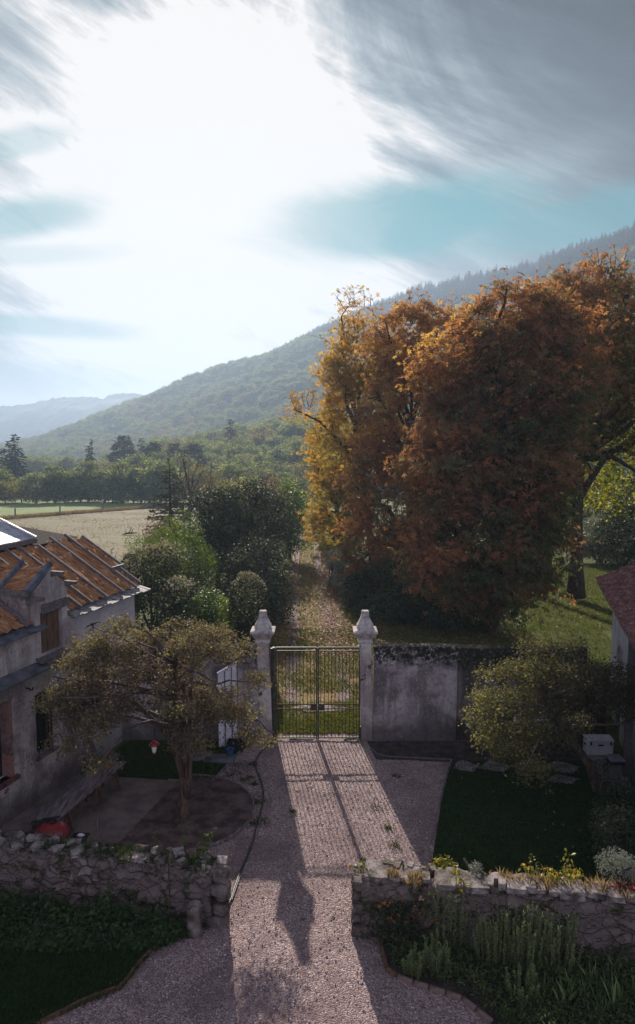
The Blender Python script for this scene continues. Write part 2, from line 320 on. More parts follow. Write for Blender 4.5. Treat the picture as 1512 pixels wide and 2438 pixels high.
# ------------------------------------------------------------------ terrain
def crest_pts():
    L = [(1900, 430, 640), (1512, 560, 800), (1260, 640, 950), (1000, 690, 1100), (780, 775, 1300), (600, 880, 1550), (500, 915, 1700), (430, 965, 1850), (330, 1020, 2000), (200, 1078, 2250)]
    return np.array([A(*p) for p in L])
CR = crest_pts()
CL = np.array([430., 500, 540, 560, 600, 560, 500, 440, 380, 260])
def base_z(x, y):
    y = np.asarray(y, float)
    z = np.where(y < 38, 0, np.where(y < 200, -.04 * (y - 38), -6.48 - .011 * (y - 200)))
    return np.maximum(z, -42.)
def vnoise(x, y, s, seed=0.):
    return (np.sin(x / s + 1.3 * np.sin(y / s * .8 + seed)) + np.sin(y / s * 1.1 + 1.7 * np.sin(x / s * .7 + seed * 2.1)) + .5 * np.sin((x + y) / s * 2.3 + seed * 3)) / 2.5
def hill_r(x, y):
    best = np.full(x.shape, 1e9); bz = np.zeros(x.shape); br = np.ones(x.shape) * 9; bu = np.zeros(x.shape)
    for i in range(len(CR) - 1):
        a, b = CR[i], CR[i + 1]; dx, dy = b[0] - a[0], b[1] - a[1]; L2 = dx * dx + dy * dy
        t = np.clip(((x - a[0]) * dx + (y - a[1]) * dy) / L2, 0, 1)
        d = np.hypot(x - a[0] - t * dx, y - a[1] - t * dy); Lw = CL[i] * (1 - t) + CL[i + 1] * t
        m = d < best; best = np.where(m, d, best); bz = np.where(m, a[2] * (1 - t) + b[2] * t, bz); br = np.where(m, d / Lw, br); bu = np.where(m, i + t, bu)
    return bz, br, bu
def hill_h(x, y):
    bz, r, u = hill_r(x, y); rr = np.clip(r, 0, 1)
    n = vnoise(x, y, 95, 1.) * 15 * np.sin(np.pi * rr) + vnoise(x, y, 38, 4.) * 6 * np.sin(np.pi * rr)
    return np.where(r < 1, (bz + 12) * (1 - rr) ** 1.35 * (1 + .12 * rr) + n * (rr > .03), 0)
def foot_h(x, y):
    s = lambda t: np.clip(t, 0, 1) ** 2 * (3 - 2 * np.clip(t, 0, 1))
    return 21 * s((y - 205) / 250) * s((x + 115 + .12 * (y - 250)) / 130) * s((1500 - y) / 900) + 1.5 * vnoise(x, y, 40, 6.) * s((y - 215) / 100) * s((x + 130) / 100)
def terr(x, y):
    x, y = np.asarray(x, float), np.asarray(y, float); return base_z(x, y) + np.maximum(hill_h(x, y), foot_h(x, y)) + .25 * np.minimum(hill_h(x, y), foot_h(x, y))
def tz(x, y): return float(base_z(np.array([y * 0. + x]), np.array([float(y)]))[0])
def grid_sheet(name, X, Y, zf, material, kind='structure', mask=None, smooth=True, extra=None):
    xx, yy = np.meshgrid(X, Y); z = zf(xx, yy); V = np.stack([xx, yy, z], -1).reshape(-1, 3)
    nx, ny = len(X), len(Y); i = np.arange(nx * ny).reshape(ny, nx)
    Fc = np.stack([i[:-1, :-1], i[:-1, 1:], i[1:, 1:], i[1:, :-1]], -1).reshape(-1, 4)
    if mask is not None:
        mk = mask(xx, yy); fm = (mk[:-1, :-1] | mk[1:, 1:] | mk[:-1, 1:] | mk[1:, :-1]).ravel(); Fc = Fc[fm]
        used = np.unique(Fc); re = np.full(len(V), -1); re[used] = np.arange(len(used)); V = V[used]; Fc = re[Fc]
    o = link_mesh(name, V, Fc, material, smooth=smooth); return tag(o, kind=kind)
Xg = np.concatenate([-np.geomspace(7000, 12, 60), np.linspace(-11, 11, 12), np.geomspace(12, 7000, 60)])
Yg = np.concatenate([[-300, -60, -10, 0, 10, 20, 30, 38], np.geomspace(42, 8000, 90)])
grid_sheet('ground', Xg, Yg, lambda x, y: base_z(x, y) - .05, M['grass'])
hx = np.arange(-1300, 1500, 14.); hy = np.arange(150, 3000, 14.)
grid_sheet('hill', hx, hy, lambda x, y: terr(x, y) - .4, M['forestfloor'], mask=lambda x, y: np.maximum(hill_h(x, y), foot_h(x, y)) > .1)

def far_ridge(name, pts, depth, Y, seed, material=None, foot=-45):
    xs = np.linspace(pts[0][0], pts[-1][0], 260); ys = np.interp(xs, [p[0] for p in pts], [p[1] for p in pts])
    top = np.array([A(a, b, Y) for a, b in zip(xs, ys)]); n = len(xs); V = []; S = np.linspace(-1, 1, 41)
    for s in S:
        k = (1 - abs(s)) ** 1.15; x = top[:, 0]; y = np.full(n, Y + s * depth)
        z = foot + (top[:, 2] - foot) * k + (vnoise(x, y, 170, seed) * 34 + vnoise(x, y, 60, seed + 2) * 12) * np.sin(np.pi * (1 - abs(s)))
        z = z + RNG.normal(0, 2.2, n) * (k > .05)
        V.append(np.stack([x, y, z], -1))
    V = np.array(V).reshape(-1, 3); i = np.arange(n * len(S)).reshape(len(S), n)
    Fc = np.stack([i[:-1, :-1], i[:-1, 1:], i[1:, 1:], i[1:, :-1]], -1).reshape(-1, 4)
    return tag(link_mesh(name, V, Fc, material or M['farhill'], smooth=False), kind='structure')
far_ridge('distant_hills', [(-500, 1000), (0, 969), (60, 963), (140, 946), (205, 944), (245, 951), (275, 937), (310, 936), (360, 944), (450, 944), (600, 950), (900, 960), (1300, 940)], 700, 2700, 1.)
far_ridge('valley_hills', [(-500, 1040), (0, 1032), (120, 1022), (220, 1018), (330, 1035), (450, 1040), (700, 1050)], 300, 2250, 3.)

# ------------------------------------------------------------------ courtyard ground
GRX = np.arange(-9, 8, .05); GRY = np.arange(7.5, 24.2, .05)
def gz(x, y):
    n = RNG.normal(0, .007, x.shape)
    return .012 + n + .012 * vnoise(x, y, .16, 2.) * vnoise(x, y, .5, 1.) + .012 * vnoise(x, y, .31, 5.)
tag(grid_sheet('gravel_drive', GRX, GRY, gz, M['gravel'], mask=lambda x, y: (x > -4.6 + .0 * y) | (y < 13.6)))
def sheet(name, pts, z, material, h=.08):
    mb = MB(); mb.poly([(p[0], p[1]) for p in pts], z - h, z); return tag(mb.build(name, material), kind='structure')
lawnR = [G(1076, 1815), G(1390, 1815), (9.6, 21.9), (8.2, 15.), (6.9, 13.2), G(1020, 2110), G(1028, 2050), G(1050, 1900)]
sheet('courtyard_lawn', lawnR, .055, M['lawn'])
bedpts = []
c0 = G(432, 1935); rad = (G(605, 1930)[0] - c0[0])
for k in range(25):
    t = math.radians(100 - k * 230 / 24); bedpts.append((c0[0] + rad * math.cos(t), c0[1] + rad * math.sin(t) * 1.0))
sheet('tree_bed', bedpts, .07, M['bed'])
pat = [G(560, 1840)[:2], (-2.9, 20.), (-3.9, 16.2), (-9.4, 15.3), (-9.3, 17.4), (-7.4, 20.95), (-5.9, 20.75)]
sheet('patio', [G(500, 1868), (-3.3, 17.2), (-4.2, 15.2), (-9.6, 15.4), (-9.0, 17.5), (-7.55, 20.9), G(330, 1856), G(420, 1862)], .045, M['patio'])
sheet('side_lawn', [G(330, 1850), (-7.5, 20.9), (-6.6, 23.4), (-2.2, 23.35), G(575, 1790), G(500, 1868), G(420, 1856)], .05, M['lawn'])
sheet('front_lawn', [(-2.4, 14.05), G(421, 2215), G(370, 2262), G(330, 2300), G(285, 2360), G(215, 2385), G(160, 2410), G(100, 2440), (-5.4, 9.), (-13, 9.), (-13, 15.6)], .06, M['lawn'])
sheet('flower_bed', [G(899, 2218), G(912, 2264), G(921, 2313), G(1022, 2357), G(1101, 2383), G(1167, 2436), (3.3, 9), (12, 9), (12, 13.6), (1., 13.9)], .07, M['soil'])
sheet('wall_border', [(1.95, 22.0), (1.75, 23.3), (9.3, 23.3), (9.2, 21.75), (4.4, 21.8)], .062, M['soil'])
sheet('paved_pad', [G(1385, 1800), G(1462, 1800), G(1512, 1890), G(1412, 1890)], .068, M['conc'])

# track and fields beyond the gate
def strip(name, cx, w, Y, material, dz=.02, n=9):
    V, Fc, at = [], [], []
    for j, y in enumerate(Y):
        for k in range(n):
            u = -1 + 2 * k / (n - 1); x = cx(y) + u * w(y); V.append((x, y, tz(x, y) + dz)); 
    for j in range(len(Y) - 1):
        for k in range(n - 1): a = j * n + k; Fc.append((a, a + 1, a + n + 1, a + n))
    o = link_mesh(name, V, Fc, material, smooth=True)
    a = o.data.attributes.new('across', 'FLOAT', 'POINT'); a.data.foreach_set('value', np.array([-1 + 2 * (i % n) / (n - 1) for i in range(len(V))], dtype=np.float32))
    return tag(o, kind='structure')
tcx = lambda y: .15 - .03 * max(0, y - 24) * 1. if y < 60 else -.93 - .012 * (y - 60)
strip('track', tcx, lambda y: 2.1 if y > 34 else 2.1, np.linspace(23.9, 150, 90), M['track'], .01)
def poly_sheet(name, pts, dz, material, n=24):
    """quad patch a,b,c,d following the terrain"""
    a, b, c, d = [np.array(p[:2]) for p in pts]; V = []
    for j in range(n + 1):
        for k in range(n + 1):
            s, t = k / n, j / n; p = (a * (1 - s) + b * s) * (1 - t) + (d * (1 - s) + c * s) * t; V.append((p[0], p[1], float(terr(np.array([p[0]]), np.array([p[1]]))[0]) + dz))
    i = np.arange((n + 1) ** 2).reshape(n + 1, n + 1); Fc = np.stack([i[:-1, :-1], i[:-1, 1:], i[1:, 1:], i[1:, :-1]], -1).reshape(-1, 4)
    return tag(link_mesh(name, V, Fc, material, smooth=True), kind='structure')
poly_sheet('dry_field', [(-75, 82), (-9, 58), (-31, 174), (-56, 122)], .03, M['field'])
poly_sheet('green_field', [(-78, 76), (-31, 174), (-20, 196), (-150, 196)], .05, M['greenfield'])

# ------------------------------------------------------------------ foliage
def T_leaf(w=.32):
    return np.array([(0, 0, 0), (.5, w, .08), (1, 0, -.06), (.5, -w, .08)]), np.array([(0, 1, 2, 3)])
def T_palm():
    V, Fc = [], []
    for i, a in enumerate((-115, -60, 0, 60, 115)):
        a = R(a); L = (.72, .92, 1., .92, .72)[i]; co, si = math.cos(a), math.sin(a); n = len(V)
        for (x, y, z) in ((.02, 0, 0), (.62, .23, -.06), (1, 0, -.34), (.62, -.23, -.06)): V.append((L * (x * co - y * si), L * (x * si + y * co), L * z))
        Fc.append((n, n + 1, n + 2, n + 3))
    return np.array(V), np.array(Fc)
def T_tuft(n=4, w=.06, lean=.45):
    V, Fc = [], []
    for i in range(n):
        a = 2 * math.pi * i / n + .4; l = lean * (.5 + .5 * (i % 2)); k = len(V); ca, sa = math.cos(a), math.sin(a)
        V += [(-sa * w, ca * w, 0), (sa * w, -ca * w, 0), (ca * l * .4 + sa * w * .7, sa * l * .4 - ca * w * .7, .6), (ca * l, sa * l, 1.)]; Fc.append((k, k + 1, k + 2, k + 3))
    return np.array(V), np.array(Fc)
def T_needle():
    V, Fc = [], []
    for a in (0, 60, 120):
        a = R(a); co, si = math.cos(a), math.sin(a); k = len(V)
        V += [(0, 0, 0), (.4, .16 * co, .16 * si), (1, 0, 0), (.4, -.16 * co, -.16 * si)]; Fc.append((k, k + 1, k + 2, k + 3))
    return np.array(V), np.array(Fc)
TP = {'leaf': T_leaf(), 'wide': T_leaf(.42), 'narrow': T_leaf(.16), 'palm': T_palm(), 'tuft': T_tuft(), 'needle': T_needle(), 'blade': T_tuft(3, .05, .5)}
def rotm(yaw, pitch, roll):
    cy, sy, cpp, spp, cr, sr = np.cos(yaw), np.sin(yaw), np.cos(pitch), np.sin(pitch), np.cos(roll), np.sin(roll)
    M_ = np.empty((len(yaw), 3, 3))
    M_[:, 0, 0] = cy * cpp; M_[:, 0, 1] = cy * spp * sr - sy * cr; M_[:, 0, 2] = cy * spp * cr + sy * sr
    M_[:, 1, 0] = sy * cpp; M_[:, 1, 1] = sy * spp * sr + cy * cr; M_[:, 1, 2] = sy * spp * cr - cy * sr
    M_[:, 2, 0] = -spp; M_[:, 2, 1] = cpp * sr; M_[:, 2, 2] = cpp * cr
    return M_
def leaves(P, size, kind='leaf', yaw=None, pitch=None, roll=None, szvar=.35, tint=None):
    P = np.asarray(P, float); n = len(P)
    yaw = RNG.uniform(0, 2 * np.pi, n) if yaw is None else yaw
    pitch = RNG.normal(.3, .55, n) if pitch is None else pitch
    roll = RNG.normal(0, .6, n) if roll is None else roll
    tv, tf = TP[kind]; s = size * np.clip(RNG.normal(1, szvar, n), .4, 1.8)
    V = np.einsum('nij,kj->nki', rotm(yaw, pitch, roll), tv) * s[:, None, None] + P[:, None, :]
    Fc = (tf[None] + (np.arange(n) * len(tv))[:, None, None]).reshape(-1, 4)
    tint = RNG.uniform(0, 1, n) if tint is None else np.clip(tint, 0, 1)
    return V.reshape(-1, 3), Fc, np.repeat(tint, len(tf))
def join_leaves(parts):
    V, Fc, T = [], [], []; k = 0
    for v, f, t in parts: V.append(v); Fc.append(f + k); T.append(t); k += len(v)
    return np.concatenate(V), np.concatenate(Fc), np.concatenate(T)
def in_lobes(lobes, n, shell=.5, lowcut=None):
    """random points in a union of ellipsoids, biased to the outside"""
    vol = np.array([l[3] * l[4] * l[5] for l in lobes]) ** .8; idx = RNG.choice(len(lobes), n, p=vol / vol.sum())
    L = np.array(lobes)[idx]; d = RNG.normal(size=(n, 3)); d /= np.linalg.norm(d, axis=1)[:, None]
    r = shell + (1 - shell) * RNG.uniform(0, 1, n) ** .7
    return L[:, :3] + d * r[:, None] * L[:, 3:6]

def limbs(base, top_frac_h, tr, anchors, nlimb=9, sides=6, twig_r=.012, fork=.35, lean=None, twigs=True, trunk_pts=None, wob=.12, limb_r=.42):
    """trunk, main limbs to spread-out anchors and twigs to all clump centres; returns MB for trunk, MB for branches"""
    tb, bb = MB(), MB(); base = np.array(base, float); top = anchors[anchors[:, 2].argmax()] * .35 + anchors.mean(0) * .65
    Hh = top[2] - base[2]
    if trunk_pts is None:
        trunk_pts = [base + (top - base) * t + np.array([math.sin(t * 5 + base[0]), math.cos(t * 4 + base[1]), 0]) * wob * t for t in np.linspace(0, 1, 8)]
        trunk_pts = [np.array(base) + (0, 0, -.15)] + trunk_pts
    trunk_pts = [np.array(p, float) for p in trunk_pts]; nT = len(trunk_pts)
    rad = [tr * (1.35 if i == 0 else 1.) * (1 - .78 * (i / (nT - 1)) ** 1.2) for i in range(nT)]
    tb.tube(trunk_pts, rad, 9)
    idx = [int(np.argmax(anchors[:, 0]))]; dmin = np.linalg.norm(anchors - anchors[idx[0]], axis=1)
    while len(idx) < min(nlimb, len(anchors)):
        j = int(dmin.argmax()); idx.append(j); dmin = np.minimum(dmin, np.linalg.norm(anchors - anchors[j], axis=1))
    nodes = [np.array(p) for p in trunk_pts[nT // 2:]]; nr = [r * .6 for r in rad[nT // 2:]]
    for j in idx:
        a = anchors[j]; f = np.clip((a[2] - base[2]) / max(Hh, .1) * .62, fork, .93); k = f * (nT - 1); i0 = int(k); s0 = trunk_pts[i0] * (1 - (k - i0)) + trunk_pts[min(i0 + 1, nT - 1)] * (k - i0)
        L = np.linalg.norm(a - s0); r0 = min(tr * limb_r * (.6 + .4 * min(1, L / 4)), rad[i0] * .8); pts, rr = [], []
        side = RNG.normal(0, .07 * L, 3)
        for t in np.linspace(0, 1, 7):
            p = s0 * (1 - t) + a * t + np.array([0, 0, .12 * L]) * math.sin(math.pi * t) + side * math.sin(math.pi * t) + RNG.normal(0, .02 * L, 3) * (0 < t < 1)
            pts.append(p); rr.append(r0 * (1 - t) ** .9 + twig_r * 1.3)
        bb.tube(pts, rr, sides); nodes += pts[1:]; nr += rr[1:]
    if twigs:
        nd = np.array(nodes); nr = np.array(nr)
        order = np.argsort(np.linalg.norm(anchors - top, axis=1))
        for c_i in order:
            a = anchors[c_i]; dd = np.linalg.norm(nd - a, axis=1); j = int(dd.argmin())
            if dd[j] < .05: continue
            s0 = nd[j]; L = dd[j]; mid = (s0 + a) / 2 + RNG.normal(0, .08 * L, 3) + np.array([0, 0, .08 * L]); r0 = min(nr[j] * .7, twig_r * (1.2 + L))
            bb.tube([s0, mid, a], [r0, (r0 + twig_r) / 2, twig_r * .6], 4, cap=False)
            nd = np.vstack([nd, mid, a]); nr = np.concatenate([nr, [r0 * .8, twig_r]])
    return tb, bb
def tree(name, label, cat, base, tr, lobes, nclump, per, clump_r, size, kind, lmat, bmat='bark', group=None, nlimb=9, shell=.5, flat=.6, tintf=None, twig_r=.012, local=False, **kw):
    t = thing(name, label, cat, (0, 0, 0) if local else tuple(base), group)
    an = in_lobes(lobes, nclump, shell); an = an[an[:, 2] > base[2] + .12]
    tb, bb = limbs(base, .5, tr, an, nlimb, twig_r=twig_r, **kw)
    tb.build('trunk', M[bmat], t, smooth=True); bb.build('branches', M[bmat], t, smooth=True)
    n = len(an) * per; ci = np.repeat(np.arange(len(an)), per); cr = clump_r * RNG.uniform(.6, 1.3, len(an))
    off = RNG.normal(0, .5, (n, 3)) * cr[ci][:, None]; off[:, 2] *= flat
    P = an[ci] + off; ctint = RNG.uniform(0, 1, len(an))
    zmin, zmax = P[:, 2].min(), P[:, 2].max()
    ti = tintf(P, ctint[ci]) if tintf else .6 * ctint[ci] + .4 * RNG.uniform(0, 1, n)
    # leaves droop and face outward from their clump
    yaw = np.arctan2(off[:, 1], off[:, 0]) + RNG.normal(0, .7, n)
    V, Fc, T = leaves(P, size, kind, yaw=yaw, pitch=RNG.normal(.45, .45, n), tint=ti)
    link_mesh('crown', V, Fc, lmat if not isinstance(lmat, str) else M[lmat], t, tint=T)
    return t
HAZE, SUN, SKY, EXPO, BACK_FILL = .00043, 5.0, .1, .6, .5

# ------------------------------------------------------------------ the chestnut row on the right of the track
def autumn_sunside(zlo, zhi, warm=0.):
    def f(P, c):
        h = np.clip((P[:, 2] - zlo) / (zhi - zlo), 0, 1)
        sun = np.clip((-(P[:, 0] - P[:, 0].mean()) * .05), -.2, .2)  # sunward left of the crown tinted brighter, sunlight put into leaf colour
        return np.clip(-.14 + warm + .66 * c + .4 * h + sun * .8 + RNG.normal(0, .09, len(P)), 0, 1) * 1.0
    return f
def zb(x, y): return tz(x, y)
CH = 'horse chestnuts lining the right side of the track'
def chest(label, x, y, lobes, n, per, cr, size, lm, tr=.38, nl=14, warm=0., **kw):
    b = (x, y, zb(x, y)); t = tree('chestnut_tree', label, 'tree', b, tr, lobes, n, per, cr, size, 'palm', lm, group=CH, nlimb=nl, shell=.6, tintf=autumn_sunside(2, 20, warm), twig_r=.026, limb_r=.5, **kw)
    mb = MB(); LP = []
    for k in range(46):
        l = lobes[int(RNG.integers(len(lobes)))]; a = RNG.uniform(0, 6.28); rr = RNG.uniform(.2, .85)
        p = np.array([l[0] + l[3] * rr * math.cos(a), l[1] + l[4] * rr * math.sin(a), l[2] + l[5] * math.sqrt(1 - rr * rr) * .75])
        q = p + np.array([RNG.normal(0, .35) + .5 * math.cos(a) * rr, RNG.normal(0, .3), RNG.uniform(.6, 1.5)]); m_ = (p + q) / 2 + RNG.normal(0, .12, 3); mb.tube([tuple(p), tuple(m_), tuple(q)], [.03, .02, .008], 4, cap=False)
        for _ in range(3): s_ = m_ + (q - m_) * RNG.uniform(0, .7); e_ = s_ + np.array([RNG.normal(0, .35), RNG.normal(0, .3), RNG.uniform(.2, .6)]); mb.tube([tuple(s_), tuple(e_)], [.012, .006], 3, cap=False); LP += [e_ + RNG.normal(0, .1, 3)] * 2
        LP += [p + (q - p) * RNG.uniform(.2, 1.) + RNG.normal(0, .1, 3) for _ in range(6)]
    mb.build('top_twigs', M['bark'], t)['kind'] = 'stuff'; V, Fc, T = leaves(np.array(LP), size * .9, 'palm', tint=RNG.uniform(.5, 1, len(LP))); link_mesh('sparse_leaves', V, Fc, lm, t, tint=T)
    return t
def lb(px, py, Y, rx, ry, rz):    # a lobe centred on a place seen at distance Y, radii in metres
    a = A(px, py, Y); return (a[0], a[1], a[2], rx, ry, rz)
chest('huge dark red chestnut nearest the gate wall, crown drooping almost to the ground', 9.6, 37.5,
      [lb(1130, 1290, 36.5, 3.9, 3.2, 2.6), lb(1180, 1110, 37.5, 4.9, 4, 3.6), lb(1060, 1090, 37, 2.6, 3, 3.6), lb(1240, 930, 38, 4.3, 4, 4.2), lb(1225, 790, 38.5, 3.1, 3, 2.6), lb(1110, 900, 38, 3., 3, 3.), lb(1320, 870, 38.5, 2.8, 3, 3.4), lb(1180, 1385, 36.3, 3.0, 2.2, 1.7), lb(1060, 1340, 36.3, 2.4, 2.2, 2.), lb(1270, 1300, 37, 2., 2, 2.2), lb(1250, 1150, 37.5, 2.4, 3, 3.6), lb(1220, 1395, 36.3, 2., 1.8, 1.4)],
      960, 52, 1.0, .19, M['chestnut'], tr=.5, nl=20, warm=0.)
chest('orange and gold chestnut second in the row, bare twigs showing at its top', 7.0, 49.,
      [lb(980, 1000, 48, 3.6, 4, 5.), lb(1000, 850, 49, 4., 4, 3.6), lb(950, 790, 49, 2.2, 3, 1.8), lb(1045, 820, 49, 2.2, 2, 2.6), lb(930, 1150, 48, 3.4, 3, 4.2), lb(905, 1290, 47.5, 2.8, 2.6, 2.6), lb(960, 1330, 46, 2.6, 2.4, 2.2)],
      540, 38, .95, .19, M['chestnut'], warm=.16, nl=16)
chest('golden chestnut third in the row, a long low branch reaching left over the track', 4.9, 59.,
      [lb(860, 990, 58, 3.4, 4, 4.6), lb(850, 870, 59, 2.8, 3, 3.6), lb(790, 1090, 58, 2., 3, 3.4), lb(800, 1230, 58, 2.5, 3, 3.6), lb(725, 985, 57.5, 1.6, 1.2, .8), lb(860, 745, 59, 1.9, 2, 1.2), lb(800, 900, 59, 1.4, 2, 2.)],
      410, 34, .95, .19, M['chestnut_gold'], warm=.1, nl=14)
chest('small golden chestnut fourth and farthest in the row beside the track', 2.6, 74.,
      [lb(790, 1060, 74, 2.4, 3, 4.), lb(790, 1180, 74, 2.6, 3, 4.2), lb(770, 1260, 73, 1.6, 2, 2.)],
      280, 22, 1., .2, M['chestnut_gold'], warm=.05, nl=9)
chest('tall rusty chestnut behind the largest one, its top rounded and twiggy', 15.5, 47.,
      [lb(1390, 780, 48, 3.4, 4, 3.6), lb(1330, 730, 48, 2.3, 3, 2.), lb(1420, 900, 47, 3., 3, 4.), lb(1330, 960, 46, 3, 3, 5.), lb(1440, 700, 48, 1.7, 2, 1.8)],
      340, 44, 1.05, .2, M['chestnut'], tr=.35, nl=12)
# lone parkland tree with the clear dark trunk
bx = G(1372, 1418); X0, Y0 = bx[0], bx[1]
tp = [(X0, Y0, -.1), A(1372, 1340, Y0), A(1373, 1250, Y0), A(1376, 1160, Y0), A(1386, 1080, Y0), A(1397, 1000, Y0), A(1408, 930, Y0), A(1420, 860, Y0)]
pt = thing('lime_tree', 'tall tree with bare dark forked trunk standing on the sunlit grass, leaves yellow green', 'tree', (X0, Y0, 0))
an = in_lobes([lb(1470, 900, Y0, 3., 3.6, 4.2), lb(1500, 1010, Y0 + 1, 3., 3.4, 3.), lb(1470, 1150, Y0 + 2, 2.2, 3., 2.6), lb(1530, 800, Y0, 3.6, 4, 4.), lb(1440, 1060, Y0 + 2, 1.3, 2, 2.), lb(1590, 1050, Y0, 3.6, 4, 5.)], 520, .4)
tb, bb = limbs((X0, Y0, 0), .5, .5, an, 14, trunk_pts=tp, twig_r=.02, fork=.55)
tb.tube([A(1376, 1190, Y0), A(1400, 1150, Y0), A(1440, 1090, Y0 + .3), A(1480, 1060, Y0 + .8), A(1530, 1030, Y0 + 1)], [.3, .26, .2, .16, .08], 8)
tb.tube([A(1384, 1090, Y0), A(1420, 1040, Y0), A(1440, 985, Y0 + .3), A(1475, 955, Y0 + .6), A(1520, 930, Y0 + 1)], [.28, .24, .19, .14, .08], 8)
tb.build('trunk', M['bark'], pt, smooth=True); bb.build('branches', M['bark'], pt, smooth=True)
ci = np.repeat(np.arange(len(an)), 26); P = an[ci] + RNG.normal(0, .55, (len(ci), 3)); ct = RNG.uniform(0, 1, len(an))
V, Fc, T = leaves(P, .22, 'wide', tint=.7 * ct[ci] + .3 * RNG.uniform(0, 1, len(ci))); link_mesh('crown', V, Fc, M['yellowgreen'], pt, tint=T)

# ------------------------------------------------------------------ bushes and dense evergreen trees
def bush(name, label, cat, base, lobes, n, size, lm, kind='leaf', group=None, shell=.72, tintf=None, stems=5, jitter=.12, core=True):
    t = thing(name, label, cat, base, group)
    P = in_lobes(lobes, n, shell); lump = vnoise(P[:, 0] * 1. + P[:, 2] * .6, P[:, 1] + P[:, 2], .45, 2.) * jitter
    ctr = np.array([l[:3] for l in lobes]).mean(0); d = P - ctr; P = P + d * lump[:, None]; P = P[P[:, 2] > base[2] + .02]
    ti = tintf(P) if tintf else np.clip(.5 + .35 * vnoise(P[:, 0], P[:, 1] + P[:, 2], .5, 1.) + RNG.normal(0, .2, len(P)), 0, 1)
    V, Fc, T = leaves(P, size, kind, tint=ti); link_mesh('foliage', V, Fc, M[lm], t, tint=T)
    mb = MB()
    for k in range(max(stems, len(lobes))):
        l = lobes[k % len(lobes)]; mb.tube([(base[0] + RNG.normal(0, .08), base[1] + RNG.normal(0, .08), base[2] - .1), ((base[0] + l[0]) / 2, (base[1] + l[1]) / 2, (base[2] + l[2]) / 2 + RNG.normal(0, .1)), (l[0] + RNG.normal(0, .2), l[1] + RNG.normal(0, .2), l[2] + l[5] * .4)], [.07, .05, .02], 5)
    mb.build('stems', M['bark'], t, smooth=True); return t
def toptint(zlo, zhi, p=6):
    return lambda P: np.where(RNG.uniform(0, 1, len(P)) < np.clip((P[:, 2] - zlo) / (zhi - zlo), 0, 1) ** p, .95, RNG.uniform(0, .75, len(P)))
g = G(588, 1532)
bush('ivy_column', 'upright rounded ivy clad bush with pale blossom on its crown, left behind the gate pillar', 'bush', (-3.35, 33., 0), [(-3.35, 33, 2.3, 1., 1., 2.0), (-3.35, 33, 1.1, .98, .98, 1.2)], 11000, .1, 'ivy', 'wide', shell=.85, jitter=.05, tintf=toptint(2.2, 4.35, 2.2))
def lob(px, py, Y, r, rz=None): a = A(px, py, Y); return (a[0], a[1], a[2], r, r, rz or r)
a = A(360, 1360, 36); bush('ivy_bush', 'tall dark ivy covered bush with cream blossom, right of the orange roof', 'bush', (a[0], 36, 0), [lob(355, 1370, 36, 1.5, 1.7), lob(385, 1350, 36, 1.1, 1.3), lob(320, 1400, 36, 1., 1.2), lob(370, 1440, 35.5, 1.7, 1.4)], 12000, .1, 'ivy', 'wide', tintf=toptint(2.6, 5.2, 4))
a = A(310, 1340, 35.5); bush('elder_bush', 'small bush of cream flower heads beside the roof corner', 'bush', (a[0], 35.5, 0), [lob(312, 1350, 35.5, .45, .8), lob(300, 1380, 35.5, .4, .9), lob(312, 1420, 35.5, .5, 1.2)], 2600, .11, 'ivy', 'wide', tintf=lambda P: np.where(P[:, 2] > 3.6, RNG.uniform(.8, 1, len(P)), RNG.uniform(0, .7, len(P))))
a = A(430, 1420, 33); bush('ivy_mound', 'low dark ivy mound behind the near left tree', 'bush', (a[0], 33.5, 0), [lob(425, 1425, 33.5, 1.2, 1.1), lob(455, 1450, 33, 1., 1.), lob(430, 1480, 33, 1.4, 1.2)], 7000, .1, 'ivy', 'wide', tintf=toptint(1.2, 3.9, 7))
a = A(510, 1450, 32); bush('ivy_mound', 'low ivy mound with sunlit yellow edge, left of the upright ivy column', 'bush', (a[0], 32, 0), [lob(500, 1450, 32, .95, 1.), lob(520, 1490, 32, .8, 1.), lob(480, 1480, 32, 1.1, 1.)], 6000, .1, 'bushgreen', 'wide', tintf=lambda P: np.where(P[:, 0] > A(520, 1400, 32)[0], RNG.uniform(.5, 1, len(P)), RNG.uniform(0, .45, len(P))))  # sunlit right edge is put into the leaf tint
a = A(415, 1320, 41); bush('green_bush', 'broad bright green bush behind the ivy covered bushes', 'bush', (a[0], 41, zb(0, 41)), [lob(410, 1310, 41, 1.9, 1.6), lob(360, 1320, 41, 1.5, 1.5), lob(455, 1330, 41, 1.5, 1.8), lob(430, 1270, 41.5, 1.2, 1.), lob(480, 1380, 40, 1.2, 1.6), lob(420, 1390, 40.5, 1.8, 1.6)], 15000, .15, 'bushgreen', 'narrow', jitter=.3, shell=.6)
def holly(label, px, Y, lobes, n, size=.14, lm='holly'):
    b = A(px, 1400, Y); b = (b[0], Y, zb(b[0], Y))
    return tree('holly_tree', label, 'tree', b, .2, lobes, n, 55, .95, size, 'wide', lm, group='dark evergreens left of the track', nlimb=10, shell=.62, twig_r=.015)
holly('glossy dark evergreen with a pale green top, leftmost of the dark evergreens by the track', 520, 50, [lb(520, 1240, 50, 1.9, 2, 2.4), lb(500, 1200, 50, 1.2, 1.4, 1.2), lb(530, 1340, 50, 2., 2, 2.4), lb(495, 1290, 49.5, 1.3, 1.5, 1.8)], 300)
holly('tall glossy blackish evergreen in the middle of the group left of the track', 590, 53, [lb(585, 1220, 53, 2., 2, 2.4), lb(600, 1180, 53, 1.3, 1.4, 1.2), lb(580, 1310, 52, 2.3, 2.2, 2.8), lb(600, 1400, 50, 2., 2, 1.8)], 320)
